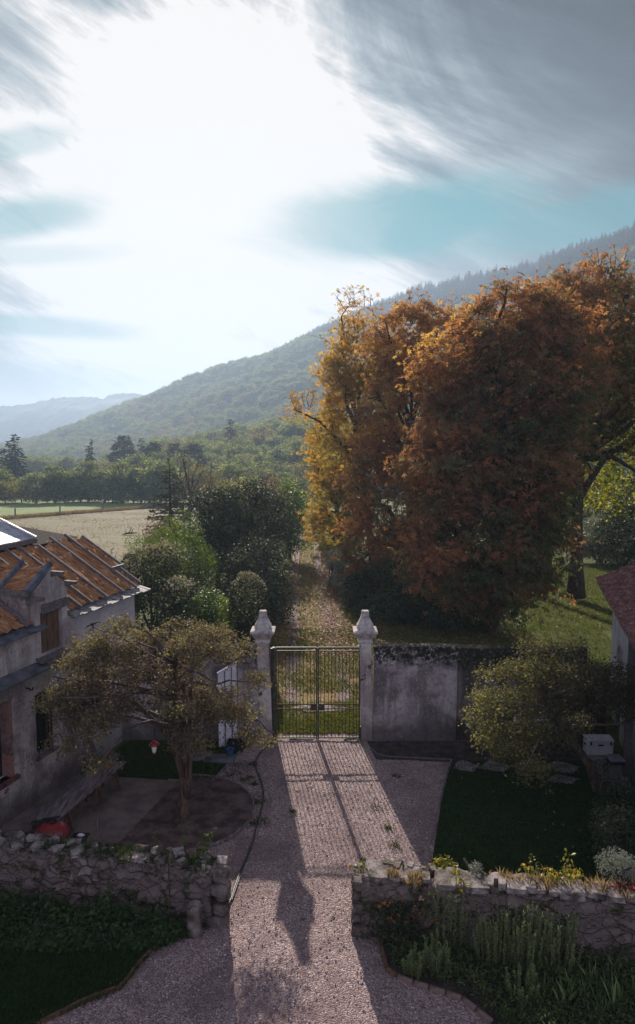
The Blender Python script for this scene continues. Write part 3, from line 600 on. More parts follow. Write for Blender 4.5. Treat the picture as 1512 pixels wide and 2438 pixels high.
holly('spreading evergreen nearest the track edge with frosty looking glossy leaves', 655, 60, [lb(640, 1230, 60, 2.1, 2.4, 2.3), lb(635, 1190, 60, 1.4, 1.6, 1.2), lb(660, 1280, 59, 1.5, 2, 2.), lb(630, 1330, 57, 1.8, 2, 2.)], 300)
holly('low glossy evergreen spilling toward the track right of the upright ivy column', 630, 40, [lb(620, 1330, 42, 1.3, 1.4, 1.3), lb(640, 1400, 40, 1.1, 1.2, 1.5), lb(610, 1440, 39, 1.1, 1.2, 1.3), lb(650, 1450, 39, .75, .9, 1.)], 190, .12)
holly('light green leafy tree at the far end of the dark evergreens by the track', 690, 68, [lb(690, 1210, 68, 1.4, 2, 2.6), lb(700, 1270, 67, 1.2, 1.6, 2.)], 130, .16, 'bushgreen')
# shrubs right of the track and at the right edge
a = A(785, 1340, 52); bush('bramble_bush', 'pale dusty bush on the right verge of the track', 'bush', (a[0], 52, zb(0, 52)), [lob(795, 1330, 54, .7, .8), lob(815, 1375, 50, .9, .8), lob(785, 1300, 60, .7, .8)], 5000, .11, 'silver', 'leaf')
a = A(830, 1420, 44); bush('bramble_bush', 'dark bramble bush at the foot of the second chestnut', 'bush', (a[0], 44, zb(0, 44)), [lob(855, 1420, 45, 1.4, 1.5), lob(890, 1400, 44, 1.6, 1.6), lob(835, 1455, 43, .8, .9), lob(920, 1400, 44, 1.7, 1.7)], 12000, .13, 'holly', 'leaf')
a = A(960, 1450, 40); bush('bramble_bush', 'dark bramble thicket between the first and second chestnut', 'bush', (a[0], 40, 0), [lob(930, 1450, 40, 1.5, 1.3), lob(985, 1440, 40, 1.7, 1.4), lob(1050, 1460, 39.5, 1.6, 1.3), lob(880, 1470, 41, 1.2, .9)], 12000, .12, 'holly', 'leaf')
a = A(1120, 1460, 39); bush('laurel_bush', 'dark shaded shrub under the nearest chestnut beside its trunk', 'bush', (a[0], 38.6, 0), [lob(1110, 1470, 38.6, 1.7, 1.3), lob(1170, 1475, 38.6, 1.4, 1.2), lob(1060, 1480, 38, 1., 1.)], 9000, .12, 'holly', 'leaf')
a = A(1430, 1290, 66); bush('hawthorn_bush', 'greyish bush at the far edge of the sunlit grass behind the bare trunked tree', 'bush', (a[0], 66, zb(0, 66)), [lob(1410, 1280, 66, 2.2, 2.), lob(1460, 1270, 66, 2.2, 2.4), lob(1380, 1300, 66, 1.5, 1.3)], 9000, .2, 'silver', 'leaf', shell=.6)
a = A(1490, 1270, 62); bush('laurel_bush', 'tall black green shrub above the terracotta roof', 'bush', (a[0], 62, zb(0, 62)), [lob(1490, 1270, 62, 2.6, 3.2), lob(1540, 1230, 62, 3., 4.), lob(1450, 1310, 63, 1.6, 1.3)], 12000, .2, 'holly', 'leaf')
for k, (px, Y, hh, lab) in enumerate([(1560, 75, 9, 'dark round tree beyond the right end of the sunlit grass'), (1420, 85, 10, 'yellow leaved tree far behind the bare trunked tree'), (1300, 90, 10, 'green tree half hidden behind the nearest chestnut'), (1180, 95, 10, 'leafy tree glimpsed beyond the chestnut row')]):
    a = A(px, 1300, Y); z0 = zb(0, Y)
    tree('field_tree', lab, 'tree', (a[0], Y, z0), .25, [(a[0], Y, z0 + hh * .55, 4.2, 4, hh * .42), (a[0] - 2, Y, z0 + hh * .4, 3, 3, hh * .3)], 220, 26, 1.3, .28, 'wide', 'yellowgreen' if k % 2 else 'wood', group='trees behind the park grass', twig_r=.03)

# ------------------------------------------------------------------ the two small courtyard trees
bl = (-3.79, 18.49, .06)
t = thing('elder_tree', 'broad brownish tree with twisted forked trunk in a round bed left of the drive', 'tree', bl)
lob_ = []
for k in range(84):
    a = RNG.uniform(0, 2 * math.pi); rr = math.sqrt(RNG.uniform(.0, 1)); x_ = -4.4 + 2.85 * rr * math.cos(a); y_ = 18.3 + 1.9 * rr * math.sin(a); zt = 6.0 - 1.9 * rr ** 2.2 - (.25 if x_ < -6 else 0); z_ = zt - RNG.choice([0, .3, .8, 1.3, 1.9, 2.6]) * (1 - .35 * rr)
    lob_.append((x_, y_, max(z_, 2.5 + (.3 if x_ < -5.5 else 0)), RNG.uniform(.45, .8), RNG.uniform(.45, .75), RNG.uniform(.16, .32)))
an = in_lobes(lob_, 2600, .1)
trk = MB(); br = MB()
def P_(x, y, Y=18.5): return A(x, y, Y)
trk.tube([(-3.79, 18.49, -.1), P_(436, 1930), P_(438, 1900), P_(440, 1870), P_(434, 1840), P_(422, 1800), P_(412, 1760), P_(408, 1710), P_(400, 1650), P_(392, 1590)], [.28, .19, .15, .13, .105, .09, .075, .06, .045, .02], 10)
trk.tube([P_(440, 1900), P_(448, 1860, 18.4), P_(450, 1820, 18.4), P_(446, 1770, 18.4), P_(448, 1700, 18.3), P_(455, 1620, 18.3), P_(462, 1550, 18.3)], [.13, .11, .09, .08, .065, .045, .02], 9)
trk.tube([P_(436, 1880), P_(434, 1830, 18.6), P_(438, 1780, 18.7), P_(430, 1730, 18.8), P_(440, 1660, 18.9), P_(430, 1580, 19.)], [.1, .085, .075, .06, .05, .02], 8)
trk.tube([P_(445, 1850, 18.35), P_(440, 1790, 18.2), P_(455, 1730, 18.), P_(500, 1670, 17.8), P_(540, 1640, 17.7)], [.09, .07, .06, .045, .02], 7)
trk.tube([P_(420, 1800), P_(390, 1740, 18.2), P_(330, 1680, 18.1), P_(270, 1650, 18.), P_(210, 1630, 17.9)], [.08, .07, .055, .04, .02], 7)
trk.build('trunk', M['bark_warm'], t, smooth=True)
_, b2 = limbs(np.array([-3.9, 18.4, 1.4]), .5, .1, an, 26, trunk_pts=[P_(432, 1800), P_(425, 1730), P_(420, 1650), P_(415, 1590), P_(412, 1540)], twig_r=.007, fork=.02, limb_r=.5)
b2.build('branches', M['twig'], t, smooth=True)
ci = np.repeat(np.arange(len(an)), 19); P = an[ci] + RNG.normal(0, .085, (len(ci), 3)); ct = RNG.uniform(0, 1, len(an))
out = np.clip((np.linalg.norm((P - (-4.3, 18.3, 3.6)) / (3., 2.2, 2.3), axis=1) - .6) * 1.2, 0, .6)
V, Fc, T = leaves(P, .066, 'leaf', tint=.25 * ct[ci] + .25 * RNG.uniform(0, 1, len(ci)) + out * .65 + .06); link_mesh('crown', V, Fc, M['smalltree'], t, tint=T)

t = thing('olive_tree', 'small leaning tree with yellow green leaves in front of the right gate wall', 'tree', (8.48, 19.64, .05))
lob_ = []
for k in range(58):
    a = RNG.uniform(0, 2 * math.pi); rr = math.sqrt(RNG.uniform(.0, 1)); x_ = 6.95 + 2.35 * rr * math.cos(a); y_ = 19.6 + 1.6 * rr * math.sin(a); zt = 4.6 - 1.5 * rr ** 2 + .12 * (x_ - 6.95); z_ = zt - RNG.choice([0, .3, .7, 1.1, 1.6, 2.2]) * (1 - .3 * rr)
    if x_ > 7.1: z_ = max(z_, 2.95)
    lob_.append((x_, y_, max(z_, 1.35 + max(0, x_ - 6.6) * .5), RNG.uniform(.45, .75), RNG.uniform(.45, .7), RNG.uniform(.12, .22)))
lob_ += [(5.05, 19.3, 1.9, .6, .7, .3), (5.5, 19.3, 1.5, .7, .6, .25), (6.1, 19.2, 1.35, .6, .6, .2), (4.8, 19.3, 2.5, .6, .6, .25)]
an = in_lobes(lob_, 1700, .1)
def Q_(x, y, Y=19.6): return A(x, y, Y)
trk = MB(); trk.tube([(8.48, 19.64, -.1), Q_(1428, 1880), Q_(1410, 1840), Q_(1388, 1800), Q_(1362, 1765), Q_(1335, 1735), Q_(1310, 1700), Q_(1290, 1650), Q_(1280, 1600)], [.14, .12, .105, .1, .095, .085, .07, .05, .025], 9)
trk.tube([Q_(1345, 1745), Q_(1300, 1735, 19.4), Q_(1250, 1730, 19.3), Q_(1200, 1720, 19.3)], [.07, .055, .04, .02], 6)
trk.tube([Q_(1362, 1765), Q_(1380, 1700, 19.8), Q_(1400, 1640, 19.9), Q_(1420, 1590, 20.)], [.06, .05, .035, .02], 6)
trk.build('trunk', M['bark_warm'], t, smooth=True)
_, b2 = limbs(np.array([7.2, 19.6, 1.8]), .5, .08, an, 20, trunk_pts=[Q_(1345, 1745), Q_(1320, 1712), Q_(1300, 1670), Q_(1285, 1620), Q_(1280, 1560)], twig_r=.006, fork=.02, limb_r=.5)
b2.build('branches', M['twig_olive'], t, smooth=True)
ci = np.repeat(np.arange(len(an)), 20); P = an[ci] + RNG.normal(0, .13, (len(ci), 3)); ct = RNG.uniform(0, 1, len(an))
lf = np.clip(.16 * (6.4 - P[:, 0]), -.25, .25); kp = RNG.uniform(0, 1, len(P)) < np.clip(1.2 - .16 * (P[:, 0] - 5.6), .6, 1); P, lf, ci = P[kp], lf[kp], ci[kp]
V, Fc, T = leaves(P, .07, 'leaf', tint=.35 * ct[ci] + .35 * RNG.uniform(0, 1, len(ci)) + lf + .08); link_mesh('crown', V, Fc, M['oliveleaf'], t, tint=T)

# ------------------------------------------------------------------ pillars, gate, gate wall
YG = 23.4
def pillar(label, xb, xt, wf=.42, dpt=.5, side=1):
    t = thing('gate_pillar', label, 'pillar', (xb, YG + dpt / 2, 0), 'pillars either side of the iron gate')
    y0, y1 = YG, YG + dpt; mb = MB(); n = 12
    for i in range(n):
        pass
    V, Fc = [], []
    for i in range(n + 1):
        z = 3.55 * i / n - (.1 if i == 0 else 0); x = xb + (xt - xb) * i / n
        for (dx, y) in ((-wf / 2, y0), (wf / 2, y0), (wf / 2, y1), (-wf / 2, y1)): V.append((x + dx + RNG.normal(0, .006), y + RNG.normal(0, .006), z))
    for i in range(n):
        for k in range(4): k2 = (k + 1) % 4; Fc.append((i * 4 + k, i * 4 + k2, i * 4 + 4 + k2, i * 4 + 4 + k))
    mb.add(V, Fc); mb.build('shaft', M['pillar'], t, bevel=.02)
    cy = (y0 + y1) / 2; s2 = math.sqrt(2)
    cap = MB(); prof = [(.24, 3.52), (.26, 3.56), (.245, 3.6), (.24, 3.66), (.27, 3.7), (.31, 3.75), (.335, 3.8), (.38, 3.87), (.42, 3.9), (.42, 3.96), (.36, 3.985), (.3, 4.0)]
    cap.lathe((xt, cy, 0), [(r * s2, z) for r, z in prof], 4, rot=R(45)); cap.build('capital', M['cap'], t, bevel=.008)
    fin = MB(); prof = [(.28, 3.985), (.285, 4.12), (.255, 4.17), (.215, 4.25), (.17, 4.35), (.14, 4.45), (.13, 4.53), (.13, 4.6), (.115, 4.63)]
    # a square bottle shape with cut corners
    V, Fc = [], []
    for r, z in prof:
        c = r * .66
        for (a, b) in ((r, -c), (r, c), (c, r), (-c, r), (-r, c), (-r, -c), (-c, -r), (c, -r)): V.append((xt + a, cy + b, z))
    for i in range(len(prof) - 1):
        for k in range(8): k2 = (k + 1) % 8; Fc.append((i * 8 + k, i * 8 + k2, i * 8 + 8 + k2, i * 8 + 8 + k))
    Fc.append(tuple(range(len(V) - 8, len(V)))); fin.add(V, Fc); fin.build('finial', M['cap'], t)
    return t
pillar('flaking stone gate pillar with bottle shaped finial, left of the gate', -1.78, -1.9)
pillar('flaking stone gate pillar with bottle shaped finial, right of the gate', 1.74, 1.66, .4)
# timber hinge post at the left pillar
mb = MB(); mb.beam((-1.5, YG + .12, -.05), (-1.53, YG + .12, 3.36), .07, .12, (0, 1, 0)); mb.beam((-1.585, YG + .2, -.05), (-1.6, YG + .2, 3.3), .07, .1, (0, 1, 0))
tag(mb.build('hinge_post', M['gategreen'], loc=(-1.5, YG, 0)), 'narrow green hinge post squeezed between gate and left pillar', 'post')
mb = MB(); mb.beam((1.5, YG + .12, -.05), (1.5, YG + .12, .5), .06, .1, (0, 1, 0))
tag(mb.build('hinge_post', M['gategreen'], loc=(1.5, YG, 0)), 'short green iron stub at the foot of the right pillar', 'post')
def gate_leaf(label, xa, xb_, lock):
    t = thing('gate_leaf', label, 'gate', (xa, YG + .12, 0), 'leaves of the iron gate'); y = YG + .12; zt = 3.34
    f = MB(); f.beam((xa, y, .09), (xb_, y, .09), .035, .04); f.beam((xa, y, zt), (xb_, y, zt), .05, .06); f.beam((xa, y, zt - .11), (xb_, y, zt - .11), .03, .035)
    f.beam((xa, y, .03), (xa, y, zt), .05, .05, (0, 1, 0)); f.beam((xb_, y, .03), (xb_, y, zt), .05, .05, (0, 1, 0)); f.build('frame', M['gategreen'], t)
    for z in (1.3, 1.14): m_ = MB(); m_.beam((min(xa, xb_) + .025, y, z), (max(xa, xb_) - .025, y, z), .03, .04); m_.build('cross_rail', M['rust'], t)
    n = 11
    for k in range(n):
        x = xa + (xb_ - xa) * (k + .75) / (n + .5); b = MB(); lx = RNG.normal(0, .008)
        b.tube([(x, y - .002, .11), (x + lx, y - .002, 1.2), (x, y - .002, zt - .12)], .0115, 6); b.build('bar', M['rust'], t)
    c = xb_ - .0; lk = MB(); lk.box((c + lock * .12, y - .045, 1.2), (.2, .03, .2)); lk.box((c + lock * .16, y - .065, 1.23), (.05, .02, .07)); lk.build('lock_plate', M['rust'] if lock < 0 else M['gategreen'], t)
gate_leaf('left leaf of the green barred iron gate, rusty lock plate at its free edge', -1.45, -.03, -1)
gate_leaf('right leaf of the green barred iron gate, hung on the right pillar', 1.47, .03, 1)
def wall_obj(name, label, p0, p1, h0, h1, th, material, cat='wall', cap=None, band=None, n=40):
    """upright plaster wall with a gently uneven top"""
    t = thing(name, label, cat, (p0[0], p0[1], 0)); p0 = np.array(p0, float); p1 = np.array(p1, float); e = (p1 - p0) / np.linalg.norm(p1 - p0); nr = np.array([-e[1], e[0]])
    V, Fc = [], []; rows = 10; rj = np.cumsum(RNG.normal(0, .008, n + 1))
    for i in range(n + 1):
        s = i / n; c = p0 + (p1 - p0) * s; hh = h0 + (h1 - h0) * s + rj[i] * .6
        for j in range(rows + 1): V.append((*(c + nr * RNG.normal(0, .006)), -.1 + (hh + .1) * j / rows))
        V.append((*(c + nr * th * .5), hh + .07)); V.append((*(c + nr * th), hh)); V.append((*(c + nr * th), -.1))
    k = rows + 4
    for i in range(n):
        for j in range(k - 1): a = i * k + j; Fc.append((a, a + k, a + k + 1, a + 1))
    Fc.append(tuple(range(k))[::-1]); Fc.append(tuple(n * k + j for j in range(k)))
    mb = MB(); mb.add(V, Fc); mb.build('face', material, t)
    if band:
        b = MB(); z = band; b.box8([(*(p0 - nr * .03 + e * .02), z - .03), (*(p1 - nr * .03), z - .03), (*(p1 + nr * .02), z - .03), (*(p0 + nr * .02 + e * .02), z - .03), (*(p0 - nr * .03 + e * .02), z + .03), (*(p1 - nr * .03), z + .03), (*(p1 + nr * .02), z + .03), (*(p0 + nr * .02 + e * .02), z + .03)]); b.build('string_course', material, t)
    return t
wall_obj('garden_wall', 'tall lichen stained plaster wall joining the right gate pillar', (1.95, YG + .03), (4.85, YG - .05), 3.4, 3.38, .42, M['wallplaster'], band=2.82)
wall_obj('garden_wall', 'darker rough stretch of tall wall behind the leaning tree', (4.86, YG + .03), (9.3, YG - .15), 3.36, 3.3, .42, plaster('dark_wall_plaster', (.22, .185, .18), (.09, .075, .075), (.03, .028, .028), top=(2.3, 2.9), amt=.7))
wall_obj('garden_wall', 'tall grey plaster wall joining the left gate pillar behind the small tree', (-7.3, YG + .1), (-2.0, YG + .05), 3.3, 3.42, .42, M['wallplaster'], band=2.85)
def slab(name, label, cat, pts, z0, z1, material, group=None, wob=.0):
    mb = MB(); c = np.mean([p[:2] for p in pts], axis=0); mb.poly([(p[0], p[1]) for p in pts], z0, z1)
    return tag(mb.build(name, material, loc=(c[0], c[1], 0), bevel=.015), label, cat, group)
def blob(cx, cy, rx, ry, n=11, rot=0):
    o = []
    for k in range(n):
        t = 2 * math.pi * k / n; r = 1 + RNG.normal(0, .08); q = .82 if k % 3 else 1.05; x, y = rx * r * q * math.cos(t), ry * r * q * math.sin(t); o.append((cx + x * math.cos(rot) - y * math.sin(rot), cy + x * math.sin(rot) + y * math.cos(rot)))
    return o
for k, (px, py, w, d, lab) in enumerate([(1110, 1829, .42, .4, 'leftmost flat stepping stone along the lawn top'), (1178, 1829, .5, .4, 'second stepping stone from the left along the lawn top'), (1264, 1829, .55, .42, 'third stepping stone from the left along the lawn top'), (1335, 1831, .52, .42, 'fourth stepping stone, nearest the paved pad'), (1340, 1860, .5, .28, 'stepping stone lying alone below the row in the grass')]):
    g = G(px, py); slab('stepping_stone', lab, 'stepping stone', blob(g[0], g[1], w, d), .03, .085, M['conc'], 'stepping stones at the top of the lawn')
slab('threshold_stone', 'flat pale stone slab under the right gate leaf', 'stone', blob(1.2, YG + .05, .28, .16), 0, .06, M['capstone'])
slab('threshold_stone', 'long pale threshold slab under the left gate leaf', 'stone', [(-1.0, YG + .1), (-.15, YG + .1), (-.15, YG + .45), (-1., YG + .4)], -.02, .05, M['capstone'])
g = G(760, 1688); slab('paving_slab', 'large broken pale slab lying on the grass just beyond the gate', 'slab', blob(.05, g[1], 1.25, .45, 13), 0, .06, M['capstone'])

# ------------------------------------------------------------------ left house
e = np.array([.314, .949]); nn = np.array([-.949, .314]); HP = np.array([-8.63, 17.85])
def hp(t, q, z): v = HP + e * t + nn * q; return (v[0], v[1], z)
house = thing('ruined_house', 'old plastered house with bare orange roof boards, barred windows and a dormer, left edge', 'house', hp(0, 0, 0))
def hbox(mb, t0, t1, q0, q1, z0, z1): return mb.box8([hp(t0, q0, z0), hp(t1, q0, z0), hp(t1, q1, z0), hp(t0, q1, z0), hp(t0, q0, z1), hp(t1, q0, z1), hp(t1, q1, z1), hp(t0, q1, z1)])
def wallpanels(t0, t1, z0, z1, holes, q0, q1):
    mb = MB(); ts = sorted({t0, t1} | {h[0] for h in holes} | {h[1] for h in holes})
    for a, b in zip(ts[:-1], ts[1:]):
        zs = sorted([(h[2], h[3]) for h in holes if h[0] <= a and h[1] >= b]); z = z0
        for (u, v) in zs:
            if u > z: hbox(mb, a, b, q0, q1, z, u)
            z = v
        if z1 > z: hbox(mb, a, b, q0, q1, z, z1)
    return mb
wallpanels(-5, 3.5, -.2, 3.95, [(-.9, .55, 1.25, 3.45), (1.55, 2.4, 1.32, 3.2)], 0, .45).build('lower_wall', M['houseplaster_rough'], house)
wallpanels(3.5, 6.9, -.2, 5.15, [(4.5, 5.2, 1.2, 2.6)], .12, .55).build('far_wall', M['whiteplaster'], house)
wallpanels(-5, 1.72, 3.95, 5.0, [], .04, .45).build('upper_wall', M['houseplaster'], house)
wallpanels(1.72, 3.1, 3.95, 6.25, [(1.9, 2.85, 4.3, 5.55)], .0, .45).build('dormer_front', M['houseplaster'], house)
wallpanels(3.1, 3.5, 3.95, 5.15, [], .02, .45).build('upper_wall', M['houseplaster'], house)
mb = MB(); hbox(mb, 3.3, 3.56, -.06, .1, -.1, 3.95); mb.build('corner_pier', M['houseplaster_rough'], house)
mb = MB(); hbox(mb, 1.95, 3.15, -.03, .2, 5.5, 5.78); mb.build('lintel', M['timber'], house)
mb = MB(); hbox(mb, 2.05, 2.84, .12, .17, 4.3, 5.52); hbox(mb, 2.3, 2.34, .1, .12, 4.3, 5.52); mb.build('door_board', M['browntimber'], house)
mb = MB(); hbox(mb, -5, 6.9, 3.2, 3.6, -.2, 5.2); hbox(mb, -5, -4.6, .45, 3.2, -.2, 5.2); hbox(mb, 6.5, 6.9, .55, 3.2, -.2, 5.1); mb.build('back_wall', M['houseplaster'], house)
mb = MB(); hbox(mb, -4.6, 6.5, .45, 3.2, 4.0, 4.1); mb.build('attic_floor', M['darktimber'], house)
mb = MB()
mb.add([hp(6.9, .1, 5.1), hp(6.9, 3.4, 5.1), hp(6.9, 3.2, 6.85), hp(6.9, 2.8, 6.75)], [(0, 1, 2, 3)])
# the gable end closes the far side under the roof boards
mb2 = MB(); mb2.box8([hp(6.55, .55, 5.0), hp(6.85, .55, 5.0), hp(6.85, 3.4, 5.0), hp(6.55, 3.4, 5.0), hp(6.55, .6, 5.3), hp(6.85, .6, 5.3), hp(6.85, 3.35, 6.7), hp(6.55, 3.35, 6.7)]); mb2.build('gable_wall', M['houseplaster'], house)
# sloping slate ledge
mb = MB(); mb.box8([hp(-5, -.3, 3.86), hp(1.95, -.3, 3.92), hp(1.95, .06, 3.98), hp(-5, .06, 3.98), hp(-5, -.3, 3.9), hp(1.95, -.3, 3.97), hp(1.95, .04, 4.14), hp(-5, .04, 4.14)]); mb.build('slate_ledge', M['slate'], house)
mb = MB(); mb.box8([hp(1.7, -.2, 4.1), hp(2.9, -.2, 4.14), hp(2.9, .1, 4.2), hp(1.7, .1, 4.2), hp(1.7, -.2, 4.16), hp(2.9, -.2, 4.2), hp(2.9, .1, 4.3), hp(1.7, .1, 4.3)]); mb.build('sill_slab', M['timber'], house)
# windows
w = MB(); hbox(w, -.9, .55, .3, .34, 1.25, 3.45); wd = w.build('window', M['darkglass'], house)
mb = MB(); hbox(mb, .5, .62, -.012, .3, 1.25, 3.45); mb.build('brick_reveal', simple('red_brick_reveal', [(.3, (.16, .09, .08)), (.6, (.33, .2, .17)), (.7, (.36, .12, .08))], 3, .9, .5, .02), wd)
mb = MB(); hbox(mb, -1.0, .72, -.12, .2, 1.14, 1.25); mb.build('window_sill', simple('red_brick_sill', [(.3, (.07, .03, .03)), (.7, (.2, .09, .08))], 4, .9, .6, .02), wd)
w = MB(); hbox(w, 1.55, 2.4, .32, .36, 1.32, 3.2); wd = w.build('window', M['darkglass'], house)
for k in range(6): b = MB(); tt = 1.62 + k * .14; b.tube([hp(tt, .1, 1.32), hp(tt, .1, 3.2)], .013, 6); b.build('window_bar', M['iron'], wd)
mb = MB(); hbox(mb, 2.24, 2.38, .13, .3, 1.34, 3.18); mb.build('shutter', M['browntimber'], wd)
mb = MB(); hbox(mb, 1.68, 1.73, .2, .3, 1.7, 3.0); mb.build('frame', M['timber'], wd)
mb = MB(); hbox(mb, 1.5, 2.45, -.06, .1, 1.25, 1.33); mb.build('window_sill', M['stone'], wd)
w = MB(); hbox(w, 4.5, 5.2, .4, .44, 1.2, 2.6); wd = w.build('window', M['darkglass'], house)
h_ = MB(); h_.tube([hp(1.2, 0, 3.55), hp(1.2, -.12, 3.55), hp(1.22, -.16, 3.5), hp(1.28, -.16, 3.48), hp(1.33, -.15, 3.55)], .022, 6); h_.build('iron_hook', M['iron'], house)
h_ = MB(); h_.tube([hp(4.35, .1, 4.6), hp(4.35, -.03, 4.6)], .015, 5); h_.beam(hp(4.0, -.01, 4.6), hp(4.6, -.01, 4.6), .03, .03); h_.beam(hp(4.3, -.01, 4.62), hp(4.3, -.01, 4.3), .03, .03, tuple(-x for x in (*nn, 0))); h_.build('wall_anchor', M['iron'], house)
# roof: plane rises away from the courtyard, slope .6
SL = .6
def rz_(q): return 5.22 + SL * q
def rp(t, q, up=0): return hp(t, q, rz_(q) + up)
roof = MB(); nT_, nQ = 150, 44
def panel(ta, tb_, qa, qb, qtop=None, seed=0., nm='insulation_panel'):
    V, Fc = [], []; nt_, nq = max(4, int((tb_ - ta) / .05)), max(4, int((qb - qa) / .05))
    for j in range(nq + 1):
        for i in range(nt_ + 1):
            t_ = ta + (tb_ - ta) * i / nt_; q_ = qa + (qb - qa) * j / nq
            if qtop: q_ = qa + (qtop(t_) - qa) * j / nq
            h_ = noise.noise(Vector((t_ * 6, q_ * 1.3, seed))) * .05 + abs(noise.noise(Vector((t_ * 3, q_ * 5, seed + 9)))) * .07 + max(0, noise.noise(Vector((t_ * 7, q_ * 6, seed + 3))) - .25) * .25
            V.append(rp(t_, q_, h_))
    k = nt_ + 1
    for j in range(nq):
        for i in range(nt_): a_ = j * k + i; Fc.append((a_, a_ + 1, a_ + k + 1, a_ + k))
    nb = len(V); V += [rp(ta, qa, -.1), rp(tb_, qa, -.1), rp(tb_, (qtop(tb_) if qtop else qb), -.1), rp(ta, (qtop(ta) if qtop else qb), -.1)]; Fc.append((nb + 3, nb + 2, nb + 1, nb))
    mb = MB(); mb.add(V, Fc); return mb.build(nm, M['insulation'], house, smooth=True)
rt = [3.12, 3.75, 4.3, 5.15, 6.05, 6.85, 7.55]
jag = lambda t_: 2.75 + .12 * math.sin(t_ * 9) + .08 * math.sin(t_ * 23)
for k in range(len(rt) - 1):
    qa = .1 if rt[k] < 6.8 else 1.05
    panel(rt[k], rt[k + 1], qa, 2.8, (jag if rt[k] > 5 else (lambda t_: 2.83)), k * 3.1)
panel(6.86, 7.25, .12, 1.0, None, 33.)
for a_, b_ in ((-3.5, -2.6), (-2.6, -1.7), (-1.7, -.8), (-.8, .1), (.1, 1.0), (1.0, 1.72)): panel(a_, b_, .1, 2.8, None, a_ * 2.)
panel(1.72, 3.12, 1.6, 2.83, None, 50.)
for k, t_ in enumerate(rt[:-1] + [7.55, -1.7, .1, 1.4, 2.1, 2.8]):
    q0 = -.02 if t_ < 6.9 else .95; q0 = 1.7 if 1.72 < t_ < 3.1 else q0; q1 = 2.98 if k % 3 else 2.75
    b = MB(); b.beam(rp(t_, q0, .09), rp(t_, q1, .07), .055, .1); b.build('rafter', M['timber'], house)
b = MB(); b.beam(rp(6.86, .99, .1), rp(7.58, .99, .1), .06, .12); b.build('purlin', M['bluetimber'], house)
b = MB(); b.beam(rp(7.27, .1, .08), rp(7.27, 1., .08), .06, .12); b.build('rafter', M['timber'], house)
b = MB(); b.beam(rp(-4, 2.9, .1), rp(5.25, 2.9, .12), .09, .16); b.build('purlin', M['timber'], house)
b = MB(); b.add([rp(-5, 2.93, .2), rp(5.2, 2.93, .2), rp(4.72, 3.95, .2), rp(4.2, 4.6, .2), rp(-5, 4.6, .2), rp(-5, 2.93, .14), rp(5.2, 2.93, .14), rp(4.72, 3.95, .14), rp(4.2, 4.6, .14), rp(-5, 4.6, .14)], [(0, 1, 2, 3, 4), (9, 8, 7, 6, 5), (0, 5, 6, 1), (1, 6, 7, 2), (2, 7, 8, 3), (3, 8, 9, 4), (4, 9, 5, 0)])
b.build('foil_sheet', M['foil'], house)
b = MB()
for (p, q) in ((rp(5.25, 2.9, .24), rp(4.75, 3.95, .26)), (rp(4.75, 3.95, .26), rp(4.2, 4.6, .26))): b.beam(p, q, .1, .06)
b.build('foil_hem', simple('crumpled_foil', [(.4, (.5, .48, .55)), (.6, (.75, .72, .78))], 12, .3, .9, .03, metal=.5), house)
b = MB(); b.add([rp(5.2, 2.9, -.05), rp(7.5, 2.9, -.05), hp(7.5, 4.6, 5.0), hp(4.0, 4.8, 5.0), rp(4.2, 4.6, -.05)], [(0, 1, 2, 3, 4)]); b.build('rear_roof', M['darktimber'], house)
# slates along the eaves
def slates(t0, t1, qout, material):
    t_ = t0
    while t_ < t1:
        w_ = RNG.uniform(.22, .42); s = MB(); up = RNG.uniform(0, .03); q0, q1 = -qout - RNG.uniform(0, .07), .16 + RNG.uniform(0, .08); z0, z1 = 5.1 + up, 5.2 + up; a_, b_ = t_, min(t1 + .1, t_ + w_)
        s.box8([hp(a_, q0, z0), hp(b_, q0 + .02, z0), hp(b_, q1, z1), hp(a_, q1, z1), hp(a_, q0, z0 + .035), hp(b_, q0 + .02, z0 + .035), hp(b_, q1, z1 + .04), hp(a_, q1, z1 + .04)])
        s.build('eave_slate', material, house); t_ += w_ * .93
slates(3.2, 7.3, .22, M['slate_pale']); slates(-2.2, 1.9, .22, M['slate'])
# dormer
d = MB(); k = [(1.55, .0), (3.12, .0)]
side = MB(); side.box8([hp(1.6, .2, 5.0), hp(1.78, .2, 5.0), hp(1.78, 2.2, 5.9), hp(1.6, 2.2, 5.9), hp(1.6, .2, 6.1), hp(1.78, .2, 6.25), hp(1.78, 2.2, 6.4), hp(1.6, 2.2, 6.3)]); side.build('dormer_side', M['houseplaster_rough'], house)
def drp(t_, q_, up=0): # near slope of the dormer roof, rising away from the camera to its ridge at t=2.42
    return hp(t_, q_, 6.22 + (t_ - 1.5) * .62 + up)
V, Fc = [], []; nt_, nq = 22, 60
for j in range(nq + 1):
    for i in range(nt_ + 1):
        t_ = 1.5 + .95 * i / nt_; q_ = .12 + 2.9 * j / nq; V.append(drp(t_, q_, noise.noise(Vector((t_ * 2, q_ * 6, 2.))) * .06 + abs(noise.noise(Vector((t_ * 5, q_ * 4, 7.)))) * .06))
kk = nt_ + 1
for j in range(nq):
    for i in range(nt_): a_ = j * kk + i; Fc.append((a_ + 1, a_, a_ + kk, a_ + kk + 1))
mb = MB(); mb.add(V, Fc); mb.build('dormer_roof', M['insulation'], house, smooth=True)
